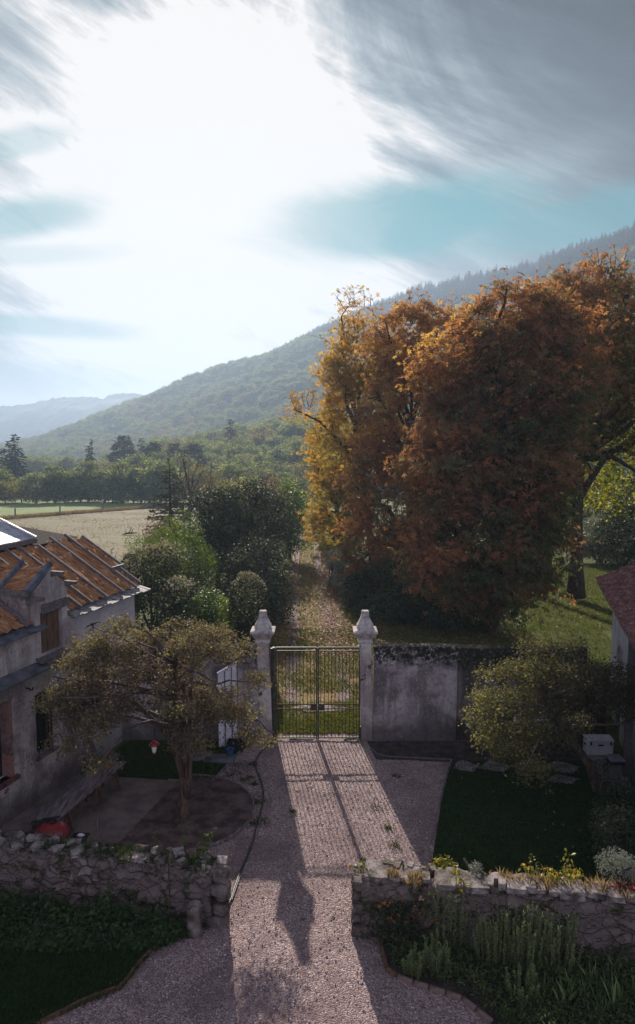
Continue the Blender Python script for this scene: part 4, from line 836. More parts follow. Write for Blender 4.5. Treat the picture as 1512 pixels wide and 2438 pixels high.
mb = MB(); mb.add([hp(2.45, .1, 6.78), hp(3.3, .1, 6.3), hp(3.3, 3., 6.3), hp(2.45, 3., 6.78), hp(2.45, .1, 6.72), hp(3.3, .1, 6.24), hp(3.3, 3., 6.24), hp(2.45, 3., 6.72)], [(0, 1, 2, 3), (7, 6, 5, 4), (0, 4, 5, 1), (1, 5, 6, 2)]); mb.build('dormer_roof', M['insulation'], house)
for q_ in (.06, 1.05, 2.2): b = MB(); b.beam(drp(1.45, q_, .07), drp(2.5, q_, .07), .12 if q_ < .1 else .08, .14); b.build('rafter', M['bluetimber'], house)
b = MB(); b.beam(drp(1.46, 0, .0), drp(1.46, 2.9, .0), .1, .14); b.build('dormer_plate', M['timber'], house)
mb = MB(); mb.add([hp(1.72, .02, 6.2), hp(3.1, .02, 6.2), hp(2.42, .02, 6.74), hp(1.72, .3, 6.2), hp(3.1, .3, 6.2), hp(2.42, .3, 6.74)], [(0, 1, 2), (5, 4, 3), (0, 2, 5, 3), (2, 1, 4, 5)]); mb.build('dormer_gable', M['houseplaster'], house)
for (t_, z_) in ((2.5, 6.6), (3.08, 6.2), (1.62, 6.0)):
    b = MB(); b.box8([hp(t_ - .06, -.34, z_ - .02), hp(t_ + .06, -.34, z_ - .02), hp(t_ + .06, .2, z_ - .13), hp(t_ - .06, .2, z_ - .13), hp(t_ - .06, -.4, z_ + .08), hp(t_ + .06, -.4, z_ + .08), hp(t_ + .06, .2, z_ + .08), hp(t_ - .06, .2, z_ + .08)]); b.build('rafter_tail', M['timber'], house)
# leaning planks by the corner
b = MB(); b.beam(hp(3.75, -.45, 0), hp(3.62, .05, 1.9), .16, .03, (1, 0, 0)); tag(b.build('leaning_plank', M['browntimber'], loc=hp(3.75, -.45, 0)), 'brown plank leaning on the house corner', 'plank')
b = MB(); b.beam(hp(3.98, -.4, 0), hp(3.8, .05, 1.5), .1, .03, (1, 0, 0)); tag(b.build('leaning_plank', M['timber'], loc=hp(3.98, -.4, 0)), 'short grey plank leaning beside the brown one', 'plank')

# ------------------------------------------------------------------ right building
P1 = np.array(G(1427, 1382, 5.)[:2]); P2 = np.array(G(1512, 1529, 5.)[:2]); e2 = (P1 - P2) / np.linalg.norm(P1 - P2); n2 = np.array([e2[1], -e2[0]])
def bp(t, q, z): v = P1 - e2 * t + n2 * q; return (v[0], v[1], z)    # t toward the camera, q into the building
barn = thing('barn', 'pale plastered outbuilding with weathered terracotta tile roof and arched doorway, right edge', 'building', bp(0, .45, 0))
def bbox(mb, t0, t1, q0, q1, z0, z1): return mb.box8([bp(t1, q0, z0), bp(t0, q0, z0), bp(t0, q1, z0), bp(t1, q1, z0), bp(t1, q0, z1), bp(t0, q0, z1), bp(t0, q1, z1), bp(t1, q1, z1)])
W0 = .5
# wall with an arched opening
ar_t, ar_w, ar_z = 2.75, .62, 2.55
mb = MB(); bbox(mb, .35, ar_t - ar_w, W0, W0 + .45, -.1, 4.9); bbox(mb, ar_t + ar_w, 12, W0, W0 + .45, -.1, 4.9)
na = 12; P_in = [(ar_t - ar_w * math.cos(math.pi * k / na), ar_z + ar_w * math.sin(math.pi * k / na)) for k in range(na + 1)]
for k in range(na):
    (ta, za), (tb_, zb_) = P_in[k], P_in[k + 1]
    mb.box8([bp(tb_, W0, zb_), bp(ta, W0, za), bp(ta, W0 + .45, za), bp(tb_, W0 + .45, zb_), bp(tb_, W0, 4.9), bp(ta, W0, 4.9), bp(ta, W0 + .45, 4.9), bp(tb_, W0 + .45, 4.9)])
mb.build('wall', M['whiteplaster'], barn)
mb = MB(); bbox(mb, 11.6, 11.98, W0 + .45, 7, -.1, 4.84); bbox(mb, .35, .8, W0 + .45, 7, -.1, 4.84); bbox(mb, .35, 12, 7, 7.4, -.1, 4.84); mb.build('end_wall', M['houseplaster'], barn)
mb = MB(); bbox(mb, ar_t - ar_w, ar_t + ar_w, W0 + .3, W0 + .36, -.05, 3.2); mb.build('door', M['darktimber'], barn)
mb = MB()
for k in range(na):
    (ta, za), (tb_, zb_) = [(ar_t + (p[0] - ar_t) * f, ar_z + (p[1] - ar_z) * f) for p, f in ((P_in[k], 1.0), (P_in[k + 1], 1.0))]
    (tc, zc), (td, zd) = [(ar_t + (p[0] - ar_t) * 1.32, ar_z + (p[1] - ar_z) * 1.32) for p in (P_in[k], P_in[k + 1])]
    mb.box8([bp(ta, W0 - .03, za), bp(tb_, W0 - .03, zb_), bp(tb_, W0 + .02, zb_), bp(ta, W0 + .02, za), bp(tc, W0 - .03, zc), bp(td, W0 - .03, zd), bp(td, W0 + .02, zd), bp(tc, W0 + .02, zc)])
mb.build('arch_surround', M['houseplaster'], barn)
for t_ in (6.35,): mb = MB(); bbox(mb, t_, t_ + .22, W0 - .3, W0 - .08, -.05, 4.4); mb.build('timber_post', M['timber'], barn)
mb = MB(); bbox(mb, 6.3, 12, W0 - .29, W0 - .1, 4.4, 4.55); mb.build('timber_beam', M['timber'], barn)
# tiled roof: undulating tile rows stepped down the slope
SR = .5; nr_ = 9; tl = .42
for r_ in range(16):
    qa = -.1 + r_ * tl * .86; V, Fc = [], []; cols = int(13.2 / .035)
    for i in range(cols + 1):
        t_ = -.15 + i * .035 + .01 * math.sin(r_ * 7.); ph = t_ / .21 * 2 * math.pi; w_ = .045 * math.cos(ph) + (RNG.normal(0, .004)); jn = .012 * math.sin(int(t_ / .21) * 12.9 + r_ * 4.1)
        for (dq, du) in ((0, -.01), (0, .045), (tl * .5, .03), (tl, .012)): V.append(bp(t_, qa + dq * (1 if dq else 1) + jn, 5. + SR * (qa + dq) + du + w_ * 1.15))
    for i in range(cols):
        for j in range(3): a_ = i * 4 + j; Fc.append((a_, a_ + 4, a_ + 5, a_ + 1))
    m_ = MB(); m_.add(V, Fc); m_.build('tile_course', M['terracotta'], barn, smooth=True)
mb = MB(); bbox(mb, 0, 13, -.02, 7.6, 4.86, 4.93); mb.box8([bp(12, .2, 4.93), bp(11.7, .2, 4.93), bp(11.7, 6.2, 4.93), bp(12, 6.2, 4.93), bp(12, .3, 4.99), bp(11.7, .3, 4.99), bp(11.7, 5.4, 7.5), bp(12, 5.4, 7.5)]); mb.build('soffit', M['browntimber'], barn)
m_ = MB()
for k in range(14): m_.tube([bp(-.12, -.1 + k * .42, 5.02 + SR * (-.1 + k * .42) + .04), bp(-.12, -.1 + (k + 1) * .42 + .05, 5.02 + SR * (-.1 + (k + 1) * .42) + .03)], [.1, .08], 8)
m_.build('verge_tiles', M['terracotta'], barn, smooth=True)
m_ = MB(); m_.box8([bp(.3, 1.9, 5.9), bp(-.6, 1.9, 5.9), bp(-.6, 7, 8.3), bp(.3, 7, 8.3), bp(.3, 1.9, 6.3), bp(-.5, 1.9, 6.3), bp(-.5, 7, 8.8), bp(.3, 7, 8.8)]); m_.build('upper_verge', M['terracotta'], barn, bevel=.03)
# small dark hurdle closing the gap between gate wall and barn
mb = MB()
for k in range(7): mb.box((9.36 + k * .12, YG + .1, .95), (.1, .04, 1.9))
mb.box((9.75, YG + .15, 1.5), (.85, .03, .1)); mb.box((9.75, YG + .15, .4), (.85, .03, .1)); tag(mb.build('wooden_hurdle', M['darktimber'], loc=(9.75, YG, 0)), 'dark plank hurdle between the tall wall and the outbuilding', 'fence')

# ------------------------------------------------------------------ table, bench, grill
TA, TB = np.array(G(108, 1951, .75)[:2]), np.array(G(278, 1811, .75)[:2]); te = (TB - TA) / np.linalg.norm(TB - TA); tn = np.array([te[1], -te[0]])
t = thing('trestle_table', 'very long narrow grey plank table on trestles beside the ruined house', 'table', (*((TA + TB) / 2), 0)); Lt = np.linalg.norm(TB - TA)
def tpnt(s, o, z): v = TA + te * s + tn * o; return (v[0], v[1], z)
for k in range(3):
    o0 = -.32 + k * .215; mb = MB(); ex = RNG.uniform(-.05, .05, 2)
    mb.box8([tpnt(ex[0], o0, .71), tpnt(Lt + ex[1], o0, .71), tpnt(Lt + ex[1], o0 + .205, .71), tpnt(ex[0], o0 + .205, .71), tpnt(ex[0], o0, .75), tpnt(Lt + ex[1], o0, .75), tpnt(Lt + ex[1], o0 + .205, .75), tpnt(ex[0], o0 + .205, .75)])
    for f in (mb,): f.build('tabletop_plank', M['tabletimber'], t, bevel=.004)
for s in (.55, 2.0, Lt - .55):
    for o in (-.26, .26):
        for ds in (-.16, .16): mb = MB(); mb.beam(tpnt(s + ds * 1.4, o * 1.1, 0), tpnt(s + ds * .2, o, .7), .06, .05); mb.build('leg', M['browntimber'], t)
    mb = MB(); mb.beam(tpnt(s, -.3, .68), tpnt(s, .3, .68), .09, .06); mb.build('crossbar', M['browntimber'], t)
t2 = thing('plank_bench', 'low plank bench between the long table and the house wall', 'bench', tpnt(2.4, -.75, 0))
mb = MB(); mb.box8([tpnt(.2, -.88, .41), tpnt(Lt + 1.05, -.88, .41), tpnt(Lt + 1.05, -.52, .41), tpnt(.2, -.52, .41), tpnt(.2, -.88, .45), tpnt(Lt + 1.05, -.88, .45), tpnt(Lt + 1.05, -.52, .45), tpnt(.2, -.52, .45)]); mb.build('seat', M['timber'], t2)
for s in (.6, 2.3, Lt + .7):
    for o in (-.85, -.56): mb = MB(); mb.beam(tpnt(s, o, 0), tpnt(s, o, .41), .06, .06, (0, 1, 0)); mb.build('leg', M['browntimber'], t2)
p = tpnt(Lt - .5, .02, .75); b_ = thing('candle_jar', 'small amber jar standing on the far end of the long table', 'jar', p)
mb = MB(); mb.lathe(p, [(.05, 0), (.06, .02), (.06, .08), (.045, .1)], 12); mb.build('jar', M['orangebit'], b_, smooth=True); mb = MB(); mb.lathe((p[0], p[1], p[2] + .1), [(.05, 0), (.05, .025)], 12); mb.build('lid', M['iron'], b_)
kx, ky, _ = G(124, 1985, .95)
g_ = thing('kettle_grill', 'red domed charcoal grill with black slatted side shelves behind the low left wall', 'grill', (kx, ky, 0))
mb = MB(); mb.lathe((kx, ky, 0), [(.1, .5), (.26, .56), (.36, .68), (.4, .82), (.4, .86)], 28); mb.build('bowl', M['red'], g_, smooth=True)
mb = MB(); mb.lathe((kx, ky, 0), [(.415, .87), (.42, .9), (.41, .98), (.36, 1.09), (.26, 1.17), (.12, 1.21), (.03, 1.215)], 28); mb.build('lid', M['red'], g_, smooth=True)
mb = MB(); mb.lathe((kx, ky, 0), [(.428, .845), (.43, .85), (.43, .895), (.428, .9)], 28); mb.build('rim_band', M['black'], g_)
mb = MB(); mb.tube([(kx - .32, ky + .2, 1.2), (kx + .1, ky + .3, 1.22)], .03, 8); mb.tube([(kx - .05, ky + .3, 1.22), (kx - .05, ky + .41, .95)], .022, 6); mb.tube([(kx + .02, ky, 1.2), (kx + .02, ky, 1.29)], .05, 8); mb.build('handle', M['black'], g_, smooth=True)
mb = MB(); mb.beam((kx - .5, ky + .02, 1.235), (kx + .08, ky + .12, 1.235), .06, .03); mb.build('lid_hinge', M['black'], g_)
for sx in (-1, 1):
    mb = MB()
    for k in range(8): mb.box((kx + sx * (.47 + k * .052), ky, .84), (.036, .44, .02))
    mb.box((kx + sx * .65, ky - .2, .825), (.42, .03, .02)); mb.box((kx + sx * .65, ky + .2, .825), (.42, .03, .02)); mb.build('side_shelf', M['black'], g_)
for a_ in (45, 135, 225, 315): mb = MB(); mb.beam((kx + .33 * math.cos(R(a_)), ky + .33 * math.sin(R(a_)), 0), (kx + .24 * math.cos(R(a_)), ky + .24 * math.sin(R(a_)), .72), .035, .035, (0, 1, 0)); mb.build('leg', M['black'], g_)
px_, py_, pz_ = kx + .68, ky + .06, .85; mb = MB(); mb.lathe((px_, py_, pz_), [(.05, 0), (.075, .03), (.04, .06), (.01, .075)], 10, squash=(1.4, .8)); tag(mb.build('grill_cloth', M['white'], loc=(px_, py_, pz_), smooth=True), 'crumpled white cloth lying on the right side shelf of the grill', 'cloth')
# lantern hanging in the left tree
lx, ly, lz = A(367, 1778, 18.); L_ = thing('hanging_lantern', 'little red roofed lantern with white glass hanging from the left tree', 'lantern', (lx, ly, lz))
mb = MB(); mb.lathe((lx, ly, lz), [(.145, .05), (.15, .06), (.09, .12), (.04, .16), (.012, .2)], 14); mb.build('cap', M['lampred'], L_, smooth=True)
mb = MB(); mb.lathe((lx, ly, lz), [(.03, -.17), (.055, -.13), (.07, -.02), (.065, .05)], 14); mb.build('glass', M['glasswhite'], L_, smooth=True)
mb = MB(); mb.lathe((lx, ly, lz), [(.03, -.2), (.05, -.19), (.03, -.165)], 12); mb.build('base', M['lampred'], L_)
mb = MB(); mb.tube([(lx, ly, lz + .19), (lx + .02, ly + .05, lz + .5)], .006, 5); mb.build('hanger', M['iron'], L_)
# things near the gate on the left
def tidy(name, lab, cat, c, w, d, h, m_, rz=0., bev=.02, grp=None):
    mb = MB(); mb.box((c[0], c[1], c[2] + h / 2), (w, d, h), rz); return tag(mb.build(name, M[m_] if isinstance(m_, str) else m_, loc=(c[0], c[1], c[2]), bevel=bev), lab, cat, grp)
g = G(468, 1808); tidy('slate_slab', 'left one of two dark slate slabs lying on the grass behind the tree', 'slab', (g[0], g[1], .05), .95, .55, .07, 'slate', R(8), grp='slate slabs on the grass')
g = G(520, 1812); tidy('slate_slab', 'right one of two dark slate slabs lying on the grass behind the tree', 'slab', (g[0] + .05, g[1], .05), 1.0, .6, .07, 'slate', R(-4), grp='slate slabs on the grass')
g = G(560, 1788); t_ = thing('black_crate', 'black crate at the foot of the left gate wall', 'crate', (g[0], g[1], .05))
mb = MB(); w_, d_, h_ = .5, .35, .32
for (cx_, cy_, sx_, sy_) in ((0, -d_ / 2, w_, .02), (0, d_ / 2, w_, .02), (-w_ / 2, 0, .02, d_ - .02), (w_ / 2, 0, .02, d_ - .02)): mb.box((g[0] + cx_, g[1] + cy_, .05 + h_ / 2), (sx_, sy_, h_))
mb.box((g[0], g[1], .07), (w_ - .03, d_ - .03, .02)); mb.build('box', M['black'], t_); mb = MB(); mb.box((g[0], g[1] - d_ / 2 - .02, .3), (.16, .02, .03)); mb.build('handle', M['iron'], t_)
g = G(548, 1802); mb = MB(); mb.lathe((g[0], g[1], .05), [(.09, 0), (.13, .22), (.14, .22), (.14, .24), (.12, .235), (.1, .05)], 14); tag(mb.build('blue_bucket', M['blue'], loc=(g[0], g[1], .05), smooth=False), 'small blue bucket near the left gate pillar', 'bucket')
# panel board propped behind the left tree
pn = thing('display_board', 'white board with glinting metal top edge propped at the left gate wall', 'board', (-3.06, 22.9, 0))
mb = MB(); mb.box8([(-3.37, 22.75, .05), (-2.75, 23.1, .05), (-2.75, 23.13, .05), (-3.37, 22.78, .05), (-3.37, 22.75, 2.66), (-2.75, 23.1, 2.95), (-2.75, 23.13, 2.95), (-3.37, 22.78, 2.66)]); mb.build('board', M['white'], pn)
mb = MB(); mb.tube([(-3.4, 22.75, 2.69), (-2.72, 23.12, 3.0)], .035, 6); mb.build('top_rail', simple('shiny_metal', [(.3, (.6, .58, .6)), (.7, (.75, .72, .76))], 3, .2, .05, .002, metal=.9), pn)
for f in (.35, .7, 1.): mb = MB(); x_ = -3.37 + .62 * f; y_ = 22.74 + .35 * f; mb.beam((x_, y_ - .02, .05), (x_, y_ - .02, 2.62 + .29 * f), .03, .03, (0, 1, 0)); mb.build('batten', M['timber'], pn)
# right side: cooler, pedestal, work table
cx_, cy_ = 9.42, 22.35; t_ = thing('cooler_box', 'large white cool box with dark latches beside the outbuilding wall', 'cooler', (cx_, cy_, .07)); rz0 = R(-3)
mb = MB(); mb.box((cx_, cy_, .07 + .23), (.86, .44, .44), rz0); mb.build('body', M['white'], t_, bevel=.03)
mb = MB(); mb.box((cx_, cy_, .07 + .51), (.9, .48, .1), rz0); mb.build('lid', M['white'], t_, bevel=.03)
for s in (-.33, .33): mb = MB(); mb.box((cx_ + s, cy_ - .245, .5), (.04, .03, .12), rz0); mb.build('latch', M['black'], t_)
mb = MB(); mb.box((cx_, cy_ - .235, .44), (.17, .02, .045), rz0); mb.build('badge', M['black'], t_)
for s in (-.44, .44): mb = MB(); mb.box((cx_ + s, cy_ - s * .05, .4), (.03, .16, .04), rz0); mb.build('handle', M['black'], t_)
g = (9.02, 20.1, 0); t_ = thing('pedestal_bin', 'grey lidded pedestal bin standing on the paved pad at the right edge', 'bin', g)
mb = MB(); mb.box((g[0], g[1], .4), (.26, .26, .8)); mb.build('post', M['timber'], t_, bevel=.01)
mb = MB(); mb.box((g[0], g[1], .87), (.44, .4, .12)); mb.build('bin_body', M['black'], t_, bevel=.03)
mb = MB(); mb.box8([(g[0] - .24, g[1] - .22, .93), (g[0] + .24, g[1] - .22, .93), (g[0] + .24, g[1] + .22, .93), (g[0] - .24, g[1] + .22, .93), (g[0] - .18, g[1] - .16, 1.02), (g[0] + .18, g[1] - .16, 1.02), (g[0] + .18, g[1] + .16, 1.02), (g[0] - .18, g[1] + .16, 1.02)]); mb.build('lid', simple('grey_lid', [(.3, (.15, .16, .18)), (.7, (.22, .23, .26))], 3, .5, .1, .003), t_, bevel=.03)
t_ = thing('work_table', 'dark wooden work table under the leaning tree by the right wall', 'table', (7.4, 22.9, .06))
mb = MB(); mb.box((7.4, 22.9, .82), (2.3, .6, .05)); mb.build('tabletop', M['browntimber'], t_)
for sx in (-1.05, 0, 1.05):
    for sy in (-.24, .24): mb = MB(); mb.box((7.4 + sx, 22.9 + sy, .43), (.08, .08, .74)); mb.build('leg', M['darktimber'], t_)
mb = MB(); mb.box((7.4, 22.9, .25), (2.1, .45, .03)); mb.build('lower_shelf', M['darktimber'], t_)
t_ = thing('white_box', 'white box with dark round knobs on the work table', 'box', (7.75, 22.85, .845)); mb = MB(); mb.box((7.75, 22.85, .845 + .13), (.6, .36, .26)); mb.build('case', M['white'], t_, bevel=.02)
for s in (-.17, .05, .2): mb = MB(); mb.tube([(7.75 + s, 22.67, .98), (7.75 + s, 22.64, .98)], .045, 10); mb.build('knob', M['black'], t_)
mb = MB(); mb.lathe((6.8, 22.85, .845), [(.09, 0), (.1, .02), (.1, .25), (.05, .32), (.05, .36)], 14); tag(mb.build('grey_jug', simple('zinc', [(.3, (.25, .28, .33)), (.7, (.42, .46, .52))], 3, .4, .1, .003, metal=.5), loc=(6.8, 22.85, .845), smooth=True), 'bluish grey metal jug on the work table left of the white box', 'jug')
g = G(1322, 1775); mb = MB(); mb.lathe((6.2, 22.45, .06), [(.13, 0), (.16, .3), (.17, .3), (.17, .33), (.14, .32), (.12, .06)], 14); tag(mb.build('zinc_pail', simple('pail_blue', [(.3, (.3, .36, .45)), (.7, (.5, .56, .66))], 3, .4, .1, .003), loc=(6.2, 22.45, .06)), 'pale blue pail on the ground under the leaning tree', 'pail')
# hoses
def hose(name, lab, px, m_, r=.02, z=.03, cat='hose'):
    pts = [Vector(G(x, y, z)) for x, y in px]; out = []
    for i in range(len(pts) - 1):
        p0, p1, p2, p3 = pts[max(i - 1, 0)], pts[i], pts[i + 1], pts[min(i + 2, len(pts) - 1)]
        for k in range(6):
            t_ = k / 6; out.append(.5 * ((2 * p1) + (p2 - p0) * t_ + (2 * p0 - 5 * p1 + 4 * p2 - p3) * t_ ** 2 + (3 * p1 - p0 - 3 * p2 + p3) * t_ ** 3))
    out.append(pts[-1]); mb = MB(); mb.tube(out, r, 7); return tag(mb.build(name, m_, loc=tuple(out[0]), smooth=True), lab, cat)
HP_ = [(652, 1766), (630, 1782), (612, 1805), (609, 1828), (620, 1855), (627, 1885), (624, 1920), (612, 1960), (603, 2000), (588, 2040), (572, 2075), (560, 2110), (548, 2145), (535, 2160), (520, 2178), (500, 2205), (470, 2213), (430, 2214)]
hose('garden_hose', 'dark blue grey garden hose snaking along the left side of the gravel drive', HP_, M['hose'], .021, .05)
hose('garden_hose', 'thin second dark hose lying beside the first, from round bed to low wall', [(614, 1945), (606, 1990), (594, 2030), (578, 2068), (564, 2108), (551, 2146)], M['hose'], .014, .045)
hose('blue_rope', 'faded blue rope lying in the greenery below the left stone wall', [(40, 2196), (100, 2202), (170, 2203), (250, 2210), (310, 2214), (350, 2212), (362, 2206), (378, 2205), (388, 2212), (378, 2219), (364, 2216), (372, 2209)], M['blue'], .014, .22, 'rope')
g = G(372, 2211, .24); mb = MB(); mb.lathe(g, [(.02, -.03), (.055, 0), (.02, .04)], 10); tag(mb.build('orange_fitting', M['orangebit'], loc=g, smooth=True), 'small orange fitting in the coil of blue rope', 'hose fitting')
# edging strips
def edging(lab, px, m_, w_=.05, h_=.11, z=.04, world=False):
    pts = [Vector(p) if world else Vector(G(*p, 0)) for p in px]; mb = MB()
    for p, q in zip(pts[:-1], pts[1:]):
        p = Vector((p.x, p.y, z)); q = Vector((q.x, q.y, z)); mb.beam(p, q + (q - p).normalized() * .02, w_, h_)
    return tag(mb.build('edging_strip', m_, loc=tuple(pts[0])), lab, 'edging')
edging('thin pale edging between gravel and the right lawn', [(1076, 1812), (1070, 1830), (1062, 1860), (1052, 1900), (1045, 1940), (1038, 1985), (1031, 2030), (1024, 2075)], M['tabletimber'], .04)
edging('thin edging along the soil at the foot of the right gate wall', [(886, 1788), (897, 1800), (925, 1806), (1000, 1810), (1076, 1813)], M['timber'], .04)
edging('timber edging curving between front lawn and gravel at lower left', [(421, 2207), (405, 2222), (370, 2258), (350, 2280), (330, 2300), (305, 2335), (285, 2358), (250, 2370), (215, 2383), (185, 2396), (160, 2410), (100, 2440)], M['browntimber'], .05, .13)
arc = [(b[0], b[1], 0) for b in bedpts[:19]]
edging('curved metal edging round the bed of the left tree', [(x, y, 0) for x, y, _ in arc], M['tabletimber'], .035, .14, .05, True)
edging('straight pale edging running from the round bed to the left gate wall', [(502, 1866), (530, 1838), (575, 1790)], M['tabletimber'], .035, .12)
KB = [G(899, 2218), G(908, 2262), G(921, 2313), G(945, 2330), G(985, 2345), G(1022, 2357), G(1062, 2370), G(1101, 2383), G(1135, 2410), G(1175, 2442)]
for k, (p, q) in enumerate(zip(KB[:-1], KB[1:])):
    mb = MB(); mb.beam((p[0], p[1], .05), (q[0] - (q[0] - p[0]) * .06, q[1] - (q[1] - p[1]) * .06, .05), .075, .1)
    tag(mb.build('edging_brick', M['browntimber'] if k < 3 else M['edgestone'], loc=(p[0], p[1], 0), bevel=.02), ['first', 'second', 'third', 'fourth', 'fifth', 'sixth', 'seventh', 'eighth', 'ninth'][k] + ' edging stone of the right flower bed counted from the stone wall', 'edging stone', 'stones edging the right flower bed')

# ------------------------------------------------------------------ low stone walls in the foreground
def rubble(name, lab, front, back, hfun, mt, ends=(True, True), seed=0.):
    """front/back: polylines of ground points, wall between them, uneven rubble faces"""
    t = thing(name, lab, 'wall', (*front[0], 0))
    fr, bk = np.array(front, float), np.array(back, float)
    def resam(pl, n):
        d = np.concatenate([[0], np.cumsum(np.linalg.norm(np.diff(pl, axis=0), axis=1))]); s = np.linspace(0, d[-1], n); return np.stack([np.interp(s, d, pl[:, 0]), np.interp(s, d, pl[:, 1])], -1), d[-1]
    n = 120; f, L = resam(fr, n); b, _ = resam(bk, n); rows = 26; tops = 10; V = []; ring = 2 * rows + tops + 1
    for i in range(n):
        nd = (f[i] - b[i]) / np.linalg.norm(f[i] - b[i]); hh = hfun(i / (n - 1)) + .035 * noise.noise(Vector((i * .35, seed, 0)))
        prof = [(0, -.1 + (hh + .1) * j / rows, 1) for j in range(rows + 1)] + [(j / tops, hh, 0) for j in range(1, tops)] + [(1, hh - (hh + .1) * j / rows, -1) for j in range(rows + 1)]
        for (a, z, sgn) in prof:
            p = f[i] * (1 - a) + b[i] * a; q = Vector((p[0] * 2.3, p[1] * 2.3, z * 3.4 + seed)); d1 = noise.voronoi(q)[0]; v = min(.5, d1[1] - d1[0]) * .22 - .06 + .03 * noise.noise(q * 3)
            rnd = .05 * (z > hh - .12); V.append((p[0] + nd[0] * sgn * (v - rnd), p[1] + nd[1] * sgn * (v - rnd), z + (v * .8 if sgn == 0 else 0)))
    k = len(prof); Fc = []
    for i in range(n - 1):
        for j in range(k - 1): a = i * k + j; Fc.append((a, a + k, a + k + 1, a + 1))
    Fc.append(tuple(range(k))[::-1]); Fc.append(tuple((n - 1) * k + j for j in range(k)))
    mb = MB(); mb.add(V, Fc); mb.build('masonry', mt, t, smooth=True); return t, f, b
def stone(parent, c, dims, rz, m_, name='capstone', rough=.12, tilt=.05):
    import bmesh
    bm = bmesh.new(); bmesh.ops.create_cube(bm, size=1); bmesh.ops.subdivide_edges(bm, edges=bm.edges[:], cuts=3, use_grid_fill=True); sd = RNG.uniform(0, 50)
    V = []
    co_, si_ = math.cos(rz), math.sin(rz); tx, ty = RNG.normal(0, tilt, 2)
    for v in bm.verts:
        p = Vector(v.co); r_ = max(abs(p.x), abs(p.y)); k = 1 + rough * noise.noise(p * 2.2 + Vector((sd, 0, 0))) * 2; corner = 1 - .18 * max(0, abs(p.x) + abs(p.y) - .62)
        x, y, z = p.x * dims[0] * k * corner, p.y * dims[1] * k * corner, p.z * dims[2] * (1 + .25 * noise.noise(p * 3 + Vector((0, sd, 0)))); z += tx * x + ty * y
        V.append((c[0] + x * co_ - y * si_, c[1] + x * si_ + y * co_, c[2] + z))
    Fc = [tuple(v.index for v in f.verts) for f in bm.faces]; bm.free()
    return link_mesh(name, V, Fc, m_, parent, loc=c if parent is None else None, smooth=False)
wl, fL, bL = rubble('stone_wall', 'low rough stone wall at lower left ending beside the drive', [(-2.3, 14.0), (-3.6, 14.25), (-5.1, 14.5), (-7.3, 14.95), (-9.5, 15.3)], [(-2.05, 14.75), (-3.7, 15.), (-5.1, 15.2), (-7.3, 15.6), (-9.5, 15.9)], lambda s: 1.3 if s > .12 else 1.18 + s, M['rubble'], seed=3.)
for k in range(26):
    s = k / 25; i = int(s * 100); p = fL[i] * .75 + bL[i] * .25 if k % 2 else fL[i] * .3 + bL[i] * .7
    if .3 < s < .46: continue
    stone(wl, (p[0], p[1], (1.2 if s < .1 else 1.3) + .01), (RNG.uniform(.18, .42), RNG.uniform(.16, .32), RNG.uniform(.07, .13)), R(-10) + RNG.normal(0, .5), M['capstone'])
for k in range(5): stone(wl, (-2.2 + .02 * k, 14.12 + .1 * (k % 3), .12 + .25 * k), (.3, .45, .22), R(70), M['stone'], 'quoin')
stone(wl, (-2.62, 13.82, .3), (.3, .3, .7), 0, M['stone'], 'quoin', tilt=.1); stone(wl, (-2.1, 14.6, .35), (.2, .35, .75), .3, M['stone'], 'quoin', tilt=.1)
wr, f2, b2_ = rubble('stone_wall', 'low stone wall with flat capstones at lower right above the rosemary', [(.93, 13.72), (2.3, 13.45), (3.5, 13.25), (6.1, 12.95), (9., 12.7)], [(.95, 14.6), (2.3, 14.25), (3.5, 13.95), (6.1, 13.6), (9., 13.3)], lambda s: 1.3, M['rubble'], seed=8.)
for (px, w_, d_, h_) in [(898, .5, .62, .09), (944, .32, .5, .08), (925, .36, .3, .07), (984, .34, .48, .09), (1012, .2, .3, .08), (1067, .58, .6, .12), (1137, .5, .6, .13), (1170, .2, .34, .15), (1197, .15, .28, .16), (1231, .4, .46, .13), (1262, .24, .28, .14), (1290, .22, .3, .1), (1322, .22, .36, .1), (1364, .52, .5, .16), (1408, .2, .3, .12), (1430, .26, .36, .14), (1466, .4, .46, .13), (1502, .26, .34, .13), (1535, .3, .3, .12)]:
    x_ = G(px, 2085 + (px - 868) * .09, 1.35)[0]; i = int(np.argmin(np.abs(f2[:, 0] - x_))); p = f2[i] * .6 + b2_[i] * .4; stone(wr, (p[0], p[1], 1.3 + h_ / 2), (w_, d_, h_), R(-9) + RNG.normal(0, .06), M['capstone'], rough=.07, tilt=.03)
for k in range(16):
    s = RNG.uniform(.02, .85); i = int(s * 119); p = f2[i] * .25 + b2_[i] * .75; stone(wr, (p[0], p[1], 1.36), (RNG.uniform(.15, .35), RNG.uniform(.12, .25), RNG.uniform(.06, .12)), RNG.uniform(0, 3), M['capstone'])
for k in range(5): stone(wr, (.93, 13.85 + .12 * (k % 2), .12 + .26 * k), (.28, .4, .22), R(88), M['stone'], 'quoin')
mb = MB(); mb.tube([(-3.2, 14.12, 0), (-3.22, 14.1, 1.75)], .015, 6); tag(mb.build('iron_stake', M['rust'], loc=(-3.2, 14.12, 0)), 'thin rusty stake standing against the left stone wall', 'stake')
mb = MB(); mb.tube([(-5.2, 15.6, 0), (-5.22, 15.6, 1.6)], .006, 5); tag(mb.build('plant_cane', M['tabletimber'], loc=(-5.2, 15.6, 0)), 'pale thin cane standing on the patio behind the left stone wall', 'cane')

